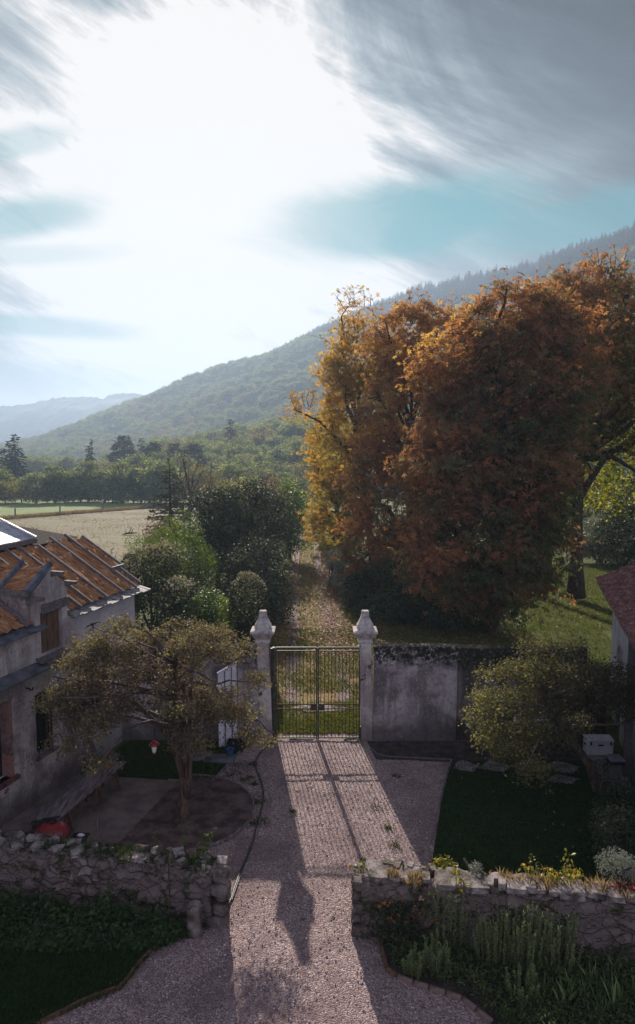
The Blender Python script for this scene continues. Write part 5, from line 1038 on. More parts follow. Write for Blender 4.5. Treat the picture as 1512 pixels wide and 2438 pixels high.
# ------------------------------------------------------------------ garden plants in the foreground
def plant(name, lab, cat, base, stems_pts, leafP, size, kind, m_, tint=None, pitch=None, group=None, sm='twig_olive', sr=.008, extra=None):
    t = thing(name, lab, cat, base, group)
    if stems_pts:
        mb = MB()
        for pts in stems_pts: mb.tube(pts, [sr] * (len(pts) - 1) + [sr * .4], 4, cap=False)
        mb.build('stems', M[sm], t, smooth=True)
    V, Fc, T = leaves(leafP, size, kind, tint=tint, pitch=pitch); link_mesh('foliage', V, Fc, M[m_], t, tint=T); return t
def rosemary(base, rad_, h, n, lab):
    st, LP, TT = [], [], []
    for k in range(n):
        a, r_ = RNG.uniform(0, 2 * math.pi), rad_ * math.sqrt(RNG.uniform(0, 1)); x0, y0 = base[0] + r_ * math.cos(a) * .75, base[1] + r_ * math.sin(a) * .75
        x1, y1 = base[0] + r_ * math.cos(a), base[1] + r_ * math.sin(a); hh = h * RNG.uniform(.55, 1.12) * (1 - .2 * (r_ / rad_) ** 2)
        pts = [np.array([x0, y0, base[2]]), np.array([(x0 + x1) / 2, (y0 + y1) / 2, base[2] + hh * .4]), np.array([x1, y1, base[2] + hh])]; st.append([tuple(p) for p in pts])
        m_ = 60
        for u in np.linspace(.12, 1, m_):
            q = pts[0] * (1 - u) ** 2 + 2 * pts[1] * u * (1 - u) + pts[2] * u * u; LP.append(q); TT.append(.25 + .6 * u + RNG.normal(0, .15))
    t = thing('rosemary_bush', lab, 'plant', base, 'rosemary bushes in the right flower bed'); mb = MB()
    for pts in st: mb.tube(pts, .006, 4, cap=False)
    mb.build('stems', M['twig_olive'], t); LP = np.repeat(np.array(LP), 3, 0) + RNG.normal(0, .006, (len(LP) * 3, 3)); n_ = len(LP)
    V, Fc, T = leaves(LP, .038, 'narrow', pitch=RNG.normal(-.85, .25, n_), tint=np.clip(np.repeat(np.array(TT), 3), 0, 1)); link_mesh('foliage', V, Fc, M['rosemary'], t, tint=T)
def gb(px, py, z=.07): g = G(px, py, z); return g
rosemary(gb(1250, 2300), .5, 1.25, 60, 'tall broad rosemary in the middle of the right flower bed')
rosemary(gb(1180, 2290), .5, 1.1, 55, 'broad rosemary just left of the tallest one')
rosemary(gb(1330, 2300), .48, 1.15, 55, 'rightmost pale rosemary spires in the bed')
rosemary(gb(1075, 2250), .42, 1.45, 50, 'rosemary standing close under the stone wall behind the orange flowers')
rosemary(gb(1040, 2310), .3, .7, 26, 'small rosemary near the front of the bed, right of the drive edge')
rosemary(gb(985, 2320), .3, .5, 20, 'smallest rosemary at the drive corner of the bed')
rosemary(gb(1240, 2370), .35, .55, 26, 'low rosemary in front of the tall ones')
def iris(base, n, h, lab):
    n = 7
    P = np.array([[base[0] + RNG.normal(0, .12), base[1] + RNG.normal(0, .12), base[2]] for _ in range(n)])
    t = thing('iris_clump', lab, 'plant', base, 'iris clumps along the front of the bed'); V, Fc, T = leaves(P, h, 'blade', pitch=RNG.normal(0, .12, n), roll=RNG.normal(0, .12, n), tint=RNG.uniform(0, .6, n)); link_mesh('foliage', V, Fc, M['rosemary'], t, tint=T)
ords = ['first', 'second', 'third', 'fourth', 'fifth', 'sixth', 'seventh', 'eighth']
for k, (px, py, h) in enumerate([(1290, 2370, .55), (1335, 2385, .65), (1380, 2370, .7), (1420, 2400, .6), (1455, 2385, .75), (1495, 2375, .8), (1400, 2330, .6), (1470, 2320, .7)]): iris(gb(px, py), 9, h * .5, ords[k] + ' sword leaved clump from the left at lower right of the flower bed')
def flowery(px, py, lab, n, spread, h, pet='petal_orange', leafm='holly', fl=40):
    b = gb(px, py); t = thing('flowering_bush', lab, 'plant', b, 'orange flowering bushes under the right wall')
    P = np.stack([b[0] + RNG.normal(0, spread, n), b[1] + RNG.normal(0, spread * .5, n), b[2] + h * RNG.uniform(0, 1, n) ** .7], -1)
    V, Fc, T = leaves(P, .05, 'wide', tint=RNG.uniform(0, .8, n)); link_mesh('foliage', V, Fc, M[leafm], t, tint=T)
    Q = np.stack([b[0] + RNG.normal(0, spread, fl), b[1] + RNG.normal(0, spread * .5, fl), b[2] + h * RNG.uniform(.55, 1.08, fl)], -1)
    parts = [leaves(Q, .045, 'palm', pitch=RNG.normal(0, .3, fl)) for _ in range(2)]; V, Fc, T = join_leaves(parts); o = link_mesh('blossoms', V, Fc, M[pet], t, tint=T)
    mb = MB()
    for q in Q: mb.tube([(b[0] + RNG.normal(0, spread * .4), b[1], b[2]), tuple(q)], .005, 4, cap=False)
    mb.build('stems', M['twig_olive'], t)
flowery(950, 2240, 'glossy bush with orange blossoms at the drive corner of the bed', 2600, .3, .9)
flowery(1010, 2215, 'leafy bush with orange blossoms against the left part of the low right wall', 2600, .32, 1.15)
flowery(1120, 2215, 'dark bush with scattered orange blossoms right of the rear rosemary', 2600, .34, 1.1)
flowery(1185, 2215, 'thin dark bush with a few orange blossoms left of the wall middle', 1400, .22, 1.0, fl=16)
def rose(pts_list, lab, bloom=None, nleaf=16, leafm='bushgreen', sz=.06, name='rose_bush', warm=0):
    b = pts_list[0][0]; t = thing(name, lab, 'plant', b); mb = MB(); LP = []
    for pts in pts_list:
        mb.tube(pts, .007, 5, cap=False)
        for i in range(len(pts) - 1):
            for k in range(nleaf // (len(pts) - 1) + 1): u = RNG.uniform(.1, 1); q = np.array(pts[i]) * (1 - u) + np.array(pts[i + 1]) * u + RNG.normal(0, .05, 3); (LP.append(q) if i > 0 or len(pts) < 3 else None)
    mb.build('stems', M['twig_olive'], t); LP = np.array(LP); V, Fc, T = leaves(LP, sz, 'wide', tint=RNG.uniform(.2, 1, len(LP))); link_mesh('foliage', V, Fc, M[leafm], t, tint=T)
    if bloom:
        for q in bloom:
            n = 26; th = RNG.uniform(0, 2 * math.pi, n); V, Fc, T = leaves(np.tile(q, (n, 1)) + RNG.normal(0, .008, (n, 3)), .06, 'wide', yaw=th, pitch=RNG.uniform(-1.3, .5, n), szvar=.1); link_mesh('bloom', V, Fc, M['petal_pink'], t, tint=T)
Yw = 13.9
rose([[(1.05, 14.3, 1.35), A(860, 2075, 14.1), A(848, 2065, 14.1), A(836, 2063, 14.1)], [(1.05, 14.3, 1.35), A(868, 2060, 14.1), A(872, 2045, 14.1)]], 'pink rose leaning out over the drive from the wall end', [A(833, 2063, 14.1)], 22)
rose([[(1.6, 13.6, .1), A(1020, 2200, 13.4), A(1015, 2150, 13.4), A(1030, 2110, 13.3)], [(1.6, 13.6, .1), A(1010, 2180, 13.3), A(1008, 2140, 13.3)]], 'rose stem with one pink bloom against the low right wall', [A(1003, 2140, 13.3)], 26)
rose([[(2.1, 13.9, 1.3), A(1022, 2060, 13.8), A(1050, 2048, 13.7), A(1080, 2056, 13.5), A(1095, 2085, 13.4), A(1100, 2115, 13.3)], [(2.1, 13.9, 1.3), A(1040, 2052, 13.8), A(1065, 2052, 13.6)]], 'arching vine shoot with green and orange leaves over the capstones', None, 110, 'yellowgreen', .08, 'vine_shoot')
rose([[(4.35, 13.4, 1.35), A(1265, 2090, 13.4), A(1262, 2060, 13.4), A(1267, 2030, 13.4)], [(4.35, 13.4, 1.35), A(1270, 2080, 13.4), A(1282, 2060, 13.4)], [(4.35, 13.4, 1.35), A(1255, 2070, 13.4), A(1240, 2062, 13.4)]], 'thin rose stems standing up from the middle of the low right wall', None, 26, 'yellowgreen', .07)
rose([[(5.2, 13.3, 1.35), A(1335, 2090, 13.4), A(1350, 2060, 13.4), A(1356, 2030, 13.4)]] + [[(5.2, 13.3, 1.35), A(1320 + 12 * k, 2090, 13.4), A(1310 + 18 * k, 2075 - 6 * (k % 2), 13.4)] for k in range(5)], 'leafy rose with tall shoot on the low wall, right of the thin stems', None, 46, 'yellowgreen', .07)
rose([[(-3.55, 15.3, 1.2), A(430, 2060, 15.2), A(436, 2010, 15.2), A(440, 1968, 15.2)], [(-3.55, 15.3, 1.2), A(438, 2040, 15.2), A(447, 1990, 15.2)]], 'slender rose shoot rising above the left stone wall below the tree', None, 30, 'bushgreen', .07)
rose([[(-3.0, 15.2, 1.1), A(480, 2040, 15.1), A(492, 2000, 15.1), A(512, 1972, 15.1)], [(-3.0, 15.2, 1.1), A(476, 2030, 15.1), A(484, 1985, 15.1)]], 'leafy rose shoot with yellow tip at the right end of the left stone wall', None, 60, 'bushgreen', .08)
rose([[(-4.2, 15.3, 1.2), A(376, 2050, 15.2), A(372, 2010, 15.2), A(365, 1975, 15.2)], [(-4.2, 15.3, 1.2), A(384, 2040, 15.2), A(378, 2000, 15.2)]], 'small yellowish rose shoot above the left stone wall, leftmost of three', None, 34, 'bushgreen', .07)
b = (7.1, 15.4, .06); bush('rose_shrub', 'dark shrub with frosty leaves at the right edge of the courtyard lawn', 'bush', b, [(7.6, 16.2, .7, .9, 1.0, .8), (7.3, 15.2, .5, .7, .8, .6), (8.2, 17.3, .6, 1., 1.1, .8), (8.5, 18.2, .6, .8, .8, .6)], 9000, .06, 'holly', 'leaf', shell=.5)
b = (6.3, 13.5, 1.3); bush('silver_shrub', 'silvery leaved shrub growing behind the low wall at the right edge', 'bush', b, [(6.35, 13.9, 1.55, .38, .35, .33), (6.6, 13.9, 1.45, .35, .35, .3)], 2600, .05, 'silver', 'narrow', shell=.4, stems=3)
b = (6.1, 13.3, 1.32); bush('red_geranium', 'low plant with dark red flowers on the low wall at the right edge', 'plant', b, [(6.15, 13.3, 1.42, .16, .14, .1), (6.5, 13.25, 1.42, .2, .15, .12)], 500, .05, 'petal_red', 'wide', shell=.3, stems=2)
g = A(770 + 260, 2062, 14); bush('silver_tuft', 'tiny silvery tuft on the low right wall between two flat capstones', 'plant', (3.35, 13.8, 1.3), [(3.35, 13.85, 1.5, .15, .13, .14)], 350, .045, 'silver', 'narrow', shell=.3, stems=2)
# dry grass on the walls, ground cover, grass
def scatter_poly(pts, n):
    pts = np.array([p[:2] for p in pts]); lo, hi = pts.min(0), pts.max(0); out = np.zeros((0, 2))
    while len(out) < n:
        q = RNG.uniform(lo, hi, (n * 2, 2)); ins = np.zeros(len(q), bool); j = len(pts) - 1
        for i in range(len(pts)):
            a, b = pts[i], pts[j]; c = ((a[1] > q[:, 1]) != (b[1] > q[:, 1])) & (q[:, 0] < (b[0] - a[0]) * (q[:, 1] - a[1]) / (b[1] - a[1] + 1e-12) + a[0]); ins ^= c; j = i
        out = np.vstack([out, q[ins]])
    return out[:n]
def stuff(name, P, size, kind, m_, pitch=None, tint=None, roll=None):
    n = len(P); V, Fc, T = leaves(P, size, kind, pitch=RNG.normal(0, .25, n) if pitch is None else pitch, roll=RNG.normal(0, .2, n) if roll is None else roll, tint=tint)
    return tag(link_mesh(name, V, Fc, M[m_], tint=T), kind='stuff')
def flatz(q, z): return np.column_stack([q, np.full(len(q), z)])
q = np.concatenate([np.stack([np.interp(u := RNG.uniform(.36, .85, 700), np.linspace(0, 1, 120), f2[:, 0]) , np.interp(u, np.linspace(0, 1, 120), (f2 * .4 + b2_ * .6)[:, 1]) + RNG.normal(0, .14, 700)], -1), np.stack([RNG.normal(2.05, .08, 120), RNG.normal(13.6, .08, 120)], -1), np.stack([RNG.normal(1.6, .1, 60), RNG.normal(13.8, .1, 60)], -1)])
q = q[RNG.uniform(0, 1, len(q)) < .6]; stuff('dry_grass', flatz(q, 1.3), .17, 'tuft', 'dryblade')
ql = np.stack([np.interp(u := RNG.uniform(.0, .95, 900), np.linspace(0, 1, 120), fL[:, 0]), np.interp(u, np.linspace(0, 1, 120), (fL * .5 + bL * .5)[:, 1]) + RNG.normal(0, .16, 900)], -1)
stuff('wall_moss', flatz(ql, 1.26), .1, 'tuft', 'cover')
qc = scatter_poly([(-2.7, 13.75), (-3.2, 13.3), (-5.5, 13.2), (-9.5, 13.6), (-9.5, 14.9), (-7.3, 14.6), (-5.1, 14.2), (-3.4, 13.95)], 15000)
hgt = np.clip(.5 + .35 * vnoise(qc[:, 0], qc[:, 1], .4, 1.), .1, 1) * np.clip((qc[:, 1] - 13.05) * .9, .12, .75); m = np.abs(qc[:, 0] + 5.2) < .75; hgt[m] *= 1.5
stuff('ground_cover', np.column_stack([qc, .06 + hgt * RNG.uniform(.1, 1, len(qc)) ** .6]), .075, 'wide', 'cover', pitch=RNG.normal(.2, .5, len(qc)))
stuff('bed_greenery', np.column_stack([q2 := scatter_poly([G(930, 2262), G(935, 2310), G(1030, 2345), G(1105, 2372), G(1190, 2436), (3.6, 9.5), (9, 9.5), (9, 12.6), (1.2, 13.6)], 26000), .08 + (.18 + .3 * np.clip(vnoise(q2[:, 0], q2[:, 1], .3, 4.), 0, 1)) * RNG.uniform(0, 1, 26000) ** 1.3]), .085, 'narrow', 'bedleaf', pitch=RNG.normal(-.3, .6, 26000))
stuff('lawn_grass', flatz(scatter_poly(lawnR, 26000), .05), .06, 'tuft', 'lawnblade')
stuff('front_grass', flatz(scatter_poly([(-2.6, 13.6), G(405, 2225), G(285, 2370), G(110, 2440), (-6, 11), (-9, 11), (-9, 13.6)], 14000), .06), .06, 'tuft', 'lawnblade')
stuff('side_grass', flatz(scatter_poly([(-7, 20.8), (-6.6, 23.2), (-2.4, 23.2), G(572, 1795), G(505, 1862), G(420, 1850), G(335, 1846)], 9000), .05), .06, 'tuft', 'grassblade', tint=RNG.uniform(0, .6, 9000))
qq = np.concatenate([scatter_poly([(-3.2, 23.95), (2.1, 23.95), (3.2, 38), (-3.2, 38)], 26000), scatter_poly([(-3.2, 24), (1.8, 24), (1.8, 27), (-3, 27)], 10000)])
keep = vnoise(qq[:, 0], qq[:, 1], .8, 3.) + RNG.normal(0, .3, len(qq)) > -.35; keep &= ~((np.abs(qq[:, 1] - 27.6) < .5) & (np.abs(qq[:, 0]) < 1.3)); qq = qq[keep]
stuff('gateway_grass', flatz(qq, 0.), .085, 'tuft', 'grassblade')
qq = scatter_poly([(1.5, 38), (26, 38), (40, 62), (4, 66), (-1, 50)], 60000); qq = qq[(qq[:, 1] < 62)]
q3 = scatter_poly([(3.2, 24), (13, 24), (16, 38), (3.2, 38)], 16000); stuff('verge_grass', flatz(q3, -.04), .1, 'tuft', 'grassblade'); stuff('park_grass', np.column_stack([qq, base_z(qq[:, 0], qq[:, 1]) - .04]), .13, 'tuft', 'grassblade', tint=RNG.uniform(.1, .9, len(qq)))
qq = scatter_poly([(-3.2, 34), (3., 34), (1.6, 90), (-3.4, 90)], 16000); qq = qq[np.abs(np.abs(qq[:, 0] - np.array([tcx(y) for y in qq[:, 1]])) - 1.1) > .35]
stuff('track_grass', np.column_stack([qq, base_z(qq[:, 0], qq[:, 1])]), .1, 'tuft', 'grassblade', tint=RNG.uniform(.4, 1, len(qq)))
qq = np.concatenate([scatter_poly([(-3, 28), (2.5, 26), (12, 24.5), (12, 37), (3, 40), (2, 80), (-3.4, 80)], 14000), np.stack([RNG.normal(1.1, .6, 7000), RNG.uniform(32, 95, 7000)], -1), np.stack([RNG.normal(-2.0, .4, 2000), RNG.uniform(30, 70, 2000)], -1), scatter_poly([(3, 38), (26, 38), (35, 60), (4, 60)], 5000)])
stuff('fallen_leaves', np.column_stack([qq, base_z(qq[:, 0], qq[:, 1]) + .06]), .085, 'wide', 'fallen', pitch=RNG.normal(0, .35, len(qq)))
pl_ = np.concatenate([scatter_poly(lawnR, 90), scatter_poly([(-3, 13.4), G(405, 2225), G(285, 2370), (-6, 11)], 20), scatter_poly([G(640, 1775), G(880, 1775), G(1020, 2050), G(640, 2050)], 60)]); stuff('lawn_leaves', flatz(pl_, .075), .07, 'wide', 'fallen', pitch=RNG.normal(0, .3, len(pl_)))
q4 = np.stack([RNG.normal(.9, .8, 7000), RNG.uniform(33, 62, 7000)], -1); stuff('track_leaves', np.column_stack([q4, base_z(q4[:, 0], q4[:, 1]) + .07]), .1, 'wide', 'fallen', pitch=RNG.normal(0, .3, 7000))
wd = []
for (px, py, s) in [(575, 1825, .3), (600, 1822, .2), (560, 1842, .25), (590, 1850, .35), (545, 1850, .2), (605, 1870, .15), (625, 1908, .3), (608, 1912, .2), (580, 1860, .2), (630, 1960, .25), (600, 1965, .2), (900, 1925, .3), (945, 1850, .2), (925, 1975, .12), (700, 1935, .08), (940, 2015, .2), (855, 1768, .3), (900, 1785, .3), (940, 1790, .3)]:
    g = G(px, py); wd.append(np.stack([RNG.normal(g[0], s * .6, 60), RNG.normal(g[1], s * .45, 60)], -1))
stuff('gravel_weeds', flatz(np.concatenate(wd), .02), .06, 'tuft', 'grassblade', tint=RNG.uniform(0, .5, 60 * 19))
pq = scatter_poly([G(640, 1775), G(880, 1775), G(1070, 1815), G(1020, 2050), G(900, 2220), G(1100, 2436), G(150, 2436), G(430, 2225), G(590, 2000), G(600, 1850)], 7000)
V, Fc, T = leaves(np.column_stack([pq, np.full(len(pq), .035)]), .035, 'wide', pitch=RNG.normal(0, .2, len(pq)), roll=RNG.normal(0, .2, len(pq)))
import bmesh as _bm
def pebbles():
    bm = _bm.new(); _bm.ops.create_icosphere(bm, subdivisions=1, radius=1); v0 = np.array([v.co[:] for v in bm.verts]); f0 = np.array([[v.index for v in f.verts] for f in bm.faces]); bm.free()
    n = len(pq); s = np.clip(RNG.lognormal(math.log(.012), .35, n), .006, .03); V = v0[None] * s[:, None, None] * RNG.uniform(.6, 1.2, (n, 1, 3)) * (1, 1, .7) + np.column_stack([pq, np.full(n, .03)])[:, None]
    return V.reshape(-1, 3), (f0[None] + (np.arange(n) * len(v0))[:, None, None]).reshape(-1, 3)
V, Fc = pebbles(); m_, nt, b_ = mat('pebble', .6, .4); at = N(nt, 'ShaderNodeAttribute', attribute_name='tint'); nt.links.new(ramp(nt, [(0, (.16, .11, .11)), (.6, (.38, .3, .29)), (1, (.7, .64, .62))], at.outputs['Fac']), b_.inputs['Base Color'])
tag(link_mesh('loose_pebbles', V, Fc, m_, tint=np.repeat(RNG.uniform(0, 1, len(pq)), 20)), kind='stuff')

# ------------------------------------------------------------------ far trees
def proto(kind, lab, h, lobes, ncl, per, cr, size, lk, lm, tr):
    return tree(kind, lab, 'tree', (0, 0, 0), tr, lobes, ncl, per, cr, size, lk, lm, local=True, nlimb=7, shell=.55, twigs=False, twig_r=.05, flat=.55)
def conifer(name, lab, h, r, m_, layers=22, droop=.25, seed=0, size=.5, dens=7, local=True, base=(0, 0, 0), narrow=1.):
    t = thing(name, lab, 'tree', base); mb = MB(); mb.tube([(base[0], base[1], base[2] - .3), (base[0], base[1], base[2] + h * .6), (base[0], base[1], base[2] + h)], [h * .022, h * .014, .02], 7); mb.build('trunk', M['bark'], t, smooth=True)
    LP, Y_, Pt = [], [], []; bb = MB()
    for i in range(layers):
        u = i / (layers - 1); z = base[2] + h * (.12 + .86 * u); rr = r * (1 - u) ** .85 + .12; k = max(4, int(8 * (1 - u) + 4))
        for j in range(k):
            a = RNG.uniform(0, 2 * math.pi); L = rr * RNG.uniform(.65, 1.12); tip = (base[0] + L * math.cos(a), base[1] + L * math.sin(a), z - droop * L + .1)
            if L > .5: bb.tube([(base[0], base[1], z), tip], [.03, .008], 4, cap=False)
            m = max(2, int(L * dens))
            for v in np.linspace(.2, 1, m): LP.append((base[0] + L * v * math.cos(a), base[1] + L * v * math.sin(a), z - droop * L * v + .1 * v)); Y_.append(a + RNG.normal(0, .8)); Pt.append(droop + RNG.normal(0, .3))
    bb.build('branches', M['bark'], t); LP = np.array(LP) + RNG.normal(0, .06, (len(LP), 3)); V, Fc, T = leaves(LP, size, 'needle', yaw=np.array(Y_), pitch=np.array(Pt)); link_mesh('crown', V, Fc, m_, t, tint=T); return t
GT = 'round leafy trees in the row along the far field edge'
pa = proto('oak_tree', 'x', 11, [(0, 0, 6.5, 4.2, 4.2, 4.), (1.8, .5, 5, 3, 3, 3.4), (-2, -.5, 5.2, 3, 3, 3.4), (0, 0, 2.6, 3.6, 3.6, 2.2)], 230, 26, 1.2, .42, 'wide', 'wood', .3)
pb = proto('oak_tree', 'x', 12, [(0, 0, 8, 3.2, 3.2, 3.6), (1.2, 0, 5.4, 3.4, 3.2, 3.6), (-1.5, .6, 4.4, 3.2, 3., 3.2), (.5, -.5, 2.4, 3.2, 3.2, 2.)], 230, 24, 1.15, .42, 'wide', 'wood', .28)
pc = proto('oak_tree', 'x', 9, [(0, 0, 5.4, 3.6, 3.6, 3.2), (-1.6, .6, 4, 2.6, 2.6, 2.8), (1.6, 0, 3, 2.8, 2.8, 2.4)], 180, 22, 1.1, .38, 'wide', 'woodgold', .22)
row = [(-5, 183, 'b', 1.0), (18, 178, 'c', .95), (52, 180, 'c', 1.02), (92, 181, 'a', .98), (128, 182, 'b', .95), (152, 184, 'a', 1.02), (186, 183, 'a', 1.1), (218, 182, 'b', 1.08), (246, 184, 'a', .98), (272, 181, 'c', 1.15), (300, 183, 'b', 1.05), (330, 184, 'a', 1.12), (358, 182, 'b', 1.0), (388, 181, 'a', .98), (420, 180, 'c', 1.1), (452, 182, 'a', 1.1), (484, 180, 'b', 1.0), (516, 178, 'c', 1.05), (548, 180, 'a', 1.05), (580, 176, 'b', 1.), (612, 174, 'a', 1.), (645, 172, 'c', 1.), (678, 170, 'b', 1.), (708, 170, 'a', .95)]
ordn = ['first', 'second', 'third', 'fourth', 'fifth', 'sixth', 'seventh', 'eighth', 'ninth', 'tenth', 'eleventh', 'twelfth', 'thirteenth', 'fourteenth', 'fifteenth', 'sixteenth', 'seventeenth', 'eighteenth', 'nineteenth', 'twentieth', 'twenty first', 'twenty second', 'twenty third', 'twenty fourth']
adj = {'a': 'broad dark green oak', 'b': 'tall dark green oak', 'c': 'yellowish round oak'}
used = set()
for k, (px, Y, w, s) in enumerate(row):
    px += RNG.uniform(-9, 9); Y += RNG.uniform(-5, 7); s *= RNG.uniform(.8, 1.2)
    x = A(px, 1200, Y)[0]; lab = adj[w] + ', ' + ordn[k] + ' from the left in the row along the far field'; loc = (x, Y, tz(x, Y)); pr = {'a': pa, 'b': pb, 'c': pc}[w]
    if w not in used:
        used.add(w); pr.location = loc; pr['label'] = lab; pr['group'] = GT; pr.scale = (s, s, s * .85); pr.rotation_euler = (0, 0, k * 1.3)
    else: copy_tree(pr, loc, lab, k * 1.3, (s * 1.08, s, s * RNG.uniform(.72, .98)), GT)
GB = 'leafy trees rising behind the field row'
rb = [(470, 215, 'c', 1.15, 'pale'), (520, 225, 'a', 1.1, 'wide'), (575, 215, 'a', 1.2, 'dense'), (620, 225, 'b', 1.15, 'tall'), (665, 215, 'a', 1.1, 'bushy'), (700, 230, 'c', 1.2, 'golden'), (430, 235, 'a', 1.3, 'heavy'), (380, 240, 'b', 1.2, 'narrow'), (330, 245, 'a', 1.3, 'massive'), (555, 245, 'b', 1.3, 'high'), (610, 250, 'c', 1.4, 'yellowing'), (660, 255, 'a', 1.4, 'spreading'), (710, 262, 'b', 1.4, 'upright')]
for k, (px, Y, w, s, ad) in enumerate(rb):
    x = A(px, 1200, Y)[0]; zz_ = float(terr(np.array([x]), np.array([float(Y)]))[0]); copy_tree({'a': pa, 'b': pb, 'c': pc}[w], (x, Y, zz_ - .3), ad + ' tree, ' + ordn[k] + ' of those rising behind the field row toward the hillside', k * 2.1, (s, s, s), GB)
# conifers: three dark spires at the left, others in the middle of the wood
c0_ = conifer('fir_tree', 'x', 16, 4.2, M['conifer'], 24, .28, size=.95, dens=3)
spots = [(42, 230, 1.25, 'tallest dark fir with pointed top at the far left above the trees'), (28, 238, 1.12, 'dark fir just left of the tallest one at the far left'), (10, 215, .95, 'leftmost dark fir at the frame edge above the field trees'), (153, 235, .62, 'small pointed fir standing alone between the left firs and the valley'), (214, 260, 1.0, 'narrow fir above the middle of the field row'), (222, 265, 1.15, 'spiky fir immediately right of the narrow one above the field row'), (552, 330, 1.35, 'dark fir among the round trees left of the hillside meadow'), (340, 330, 1.1, 'slim fir on the lower hillside near the pylons')]
for k, (px, Y, s, lab) in enumerate(spots):
    x = A(px, 1200, Y)[0]; loc = (x, Y, float(terr(np.array([x]), np.array([float(Y)]))[0]) - .3)
    if k == 0: c0_.location = loc; c0_['label'] = lab; c0_['group'] = 'dark firs rising above the far wood'; c0_.scale = (s, s, s)
    else: copy_tree(c0_, loc, lab, k, s if k not in (4, 5) else (s * .6, s * .6, s), 'dark firs rising above the far wood')
pp = proto('pine_tree', 'x', 15, [(0, 0, 11, 3.6, 3.4, 2.4), (1.8, .3, 8.6, 3., 3., 1.6), (-2, -.3, 8, 3., 3., 1.6), (.2, 0, 13, 2.2, 2.2, 1.4), (0, 0, 5.4, 3.2, 3, 1.4)], 170, 30, .9, .55, 'needle', 'conifer', .35)
for k, (px, Y, s, lab) in enumerate([(298, 290, 1.35, 'big dark pine standing clear on the skyline of the lower wood'), (368, 260, 1.15, 'flat topped dark pine right of the skyline pine'), (420, 270, 1.1, 'dark spreading pine in the middle of the wood'), (466, 255, 1.1, 'dark cedar like pine above the bare trees')]):
    x = A(px, 1200, Y)[0]; loc = (x, Y, float(terr(np.array([x]), np.array([float(Y)]))[0]) - .3)
    if k == 0: pp.location = loc; pp['label'] = lab; pp['group'] = 'dark pines in the far wood'; pp.scale = (s, s, s)
    else: copy_tree(pp, loc, lab, k * 1.7, s, 'dark pines in the far wood')
x = A(405, 1200, 78)[0]; conifer('larch_tree', 'thin feathery larch with see through branches at the right end of the field', 10.2, 3.1, M['larch'], 26, .12, size=.32, dens=9, base=(x, 78, tz(x, 78)))
# bare and half bare trees
def bare(name, lab, px, Y, h, spread, n=90, lf=0, lm='woodgold', tr=.12, tw=.012, group=None):
    x = A(px, 1200, Y)[0]; z0 = tz(x, Y); t = thing(name, lab, 'tree', (x, Y, z0), group); an = in_lobes([(x, Y, z0 + h * .62, spread, spread, h * .38)], n, .2)
    tb, bb = limbs((x, Y, z0), .5, tr, an, 10, twig_r=tw, wob=.05); tb.build('trunk', M['twig'], t, smooth=True); bb.build('branches', M['twig'], t)
    if lf: ci = np.repeat(np.arange(len(an)), lf); P = an[ci] + RNG.normal(0, .3, (len(ci), 3)); V, Fc, T = leaves(P, .12, 'leaf'); link_mesh('crown', V, Fc, M[lm], t, tint=T)
    return t
bare('bare_tree', 'tall nearly leafless tree right of the larch', 452, 84, 12.5, 2.6, 190, 3, tw=.02, tr=.16)
bare('bare_tree', 'thin leafless tree close to the larch, second of the bare pair', 438, 88, 11, 2.0, 130, 2, tw=.018)
bare('bare_tree', 'reddish brown half bare tree above the dark evergreens', 500, 92, 10.5, 2.4, 200, 10, 'fallen', tw=.02)
bare('bare_shrub', 'brown twiggy shrub at the foot of the larch', 375, 66, 4.4, 1.6, 220, 8, 'fallen', .06)
bare('bare_shrub', 'russet shrub between the field and the bright green bush', 350, 55, 2.8, 1.2, 150, 8, 'fallen', .05)
bare('bare_shrub', 'tall thin leafless sapling behind the orange roof', 257, 48, 3.9, .8, 60, tw=.01, tr=.04)
bare('bare_shrub', 'leafless sapling left of the tallest one behind the orange roof', 197, 48, 3.3, .9, 70, tw=.01, tr=.04)
bare('bare_shrub', 'low spreading twiggy bush behind the ridge of the orange roof', 150, 52, 3.2, 1.4, 110, tw=.01, tr=.04)
bare('bare_shrub', 'wide twiggy bush behind the silver foil roof', 68, 56, 4.6, 2., 190, tw=.011, tr=.05)
bare('bare_shrub', 'small bare sapling at the right end of the roof ridge', 310, 50, 2.4, .8, 60, tw=.009, tr=.03)
for (px, Y, lab) in ((640, 96, 'russet'), (560, 100, 'gold green'), (600, 120, 'dull green'), (670, 110, 'olive'), (520, 120, 'pale green')):
    x = A(px, 1200, Y)[0]; z0 = tz(x, Y); tree('field_tree', lab + ' rounded tree behind the dark evergreens left of the track', 'tree', (x, Y, z0), .2, [(x, Y, z0 + 4.6, 3.2, 3, 3.2), (x + 1, Y, z0 + 2.6, 3, 3, 2.2)], 170, 26, 1., .26, 'wide', {'russet': 'fallen', 'gold green': 'woodgold'}.get(lab, 'wood'), group='rounded trees behind the evergreens', twig_r=.03, twigs=False)
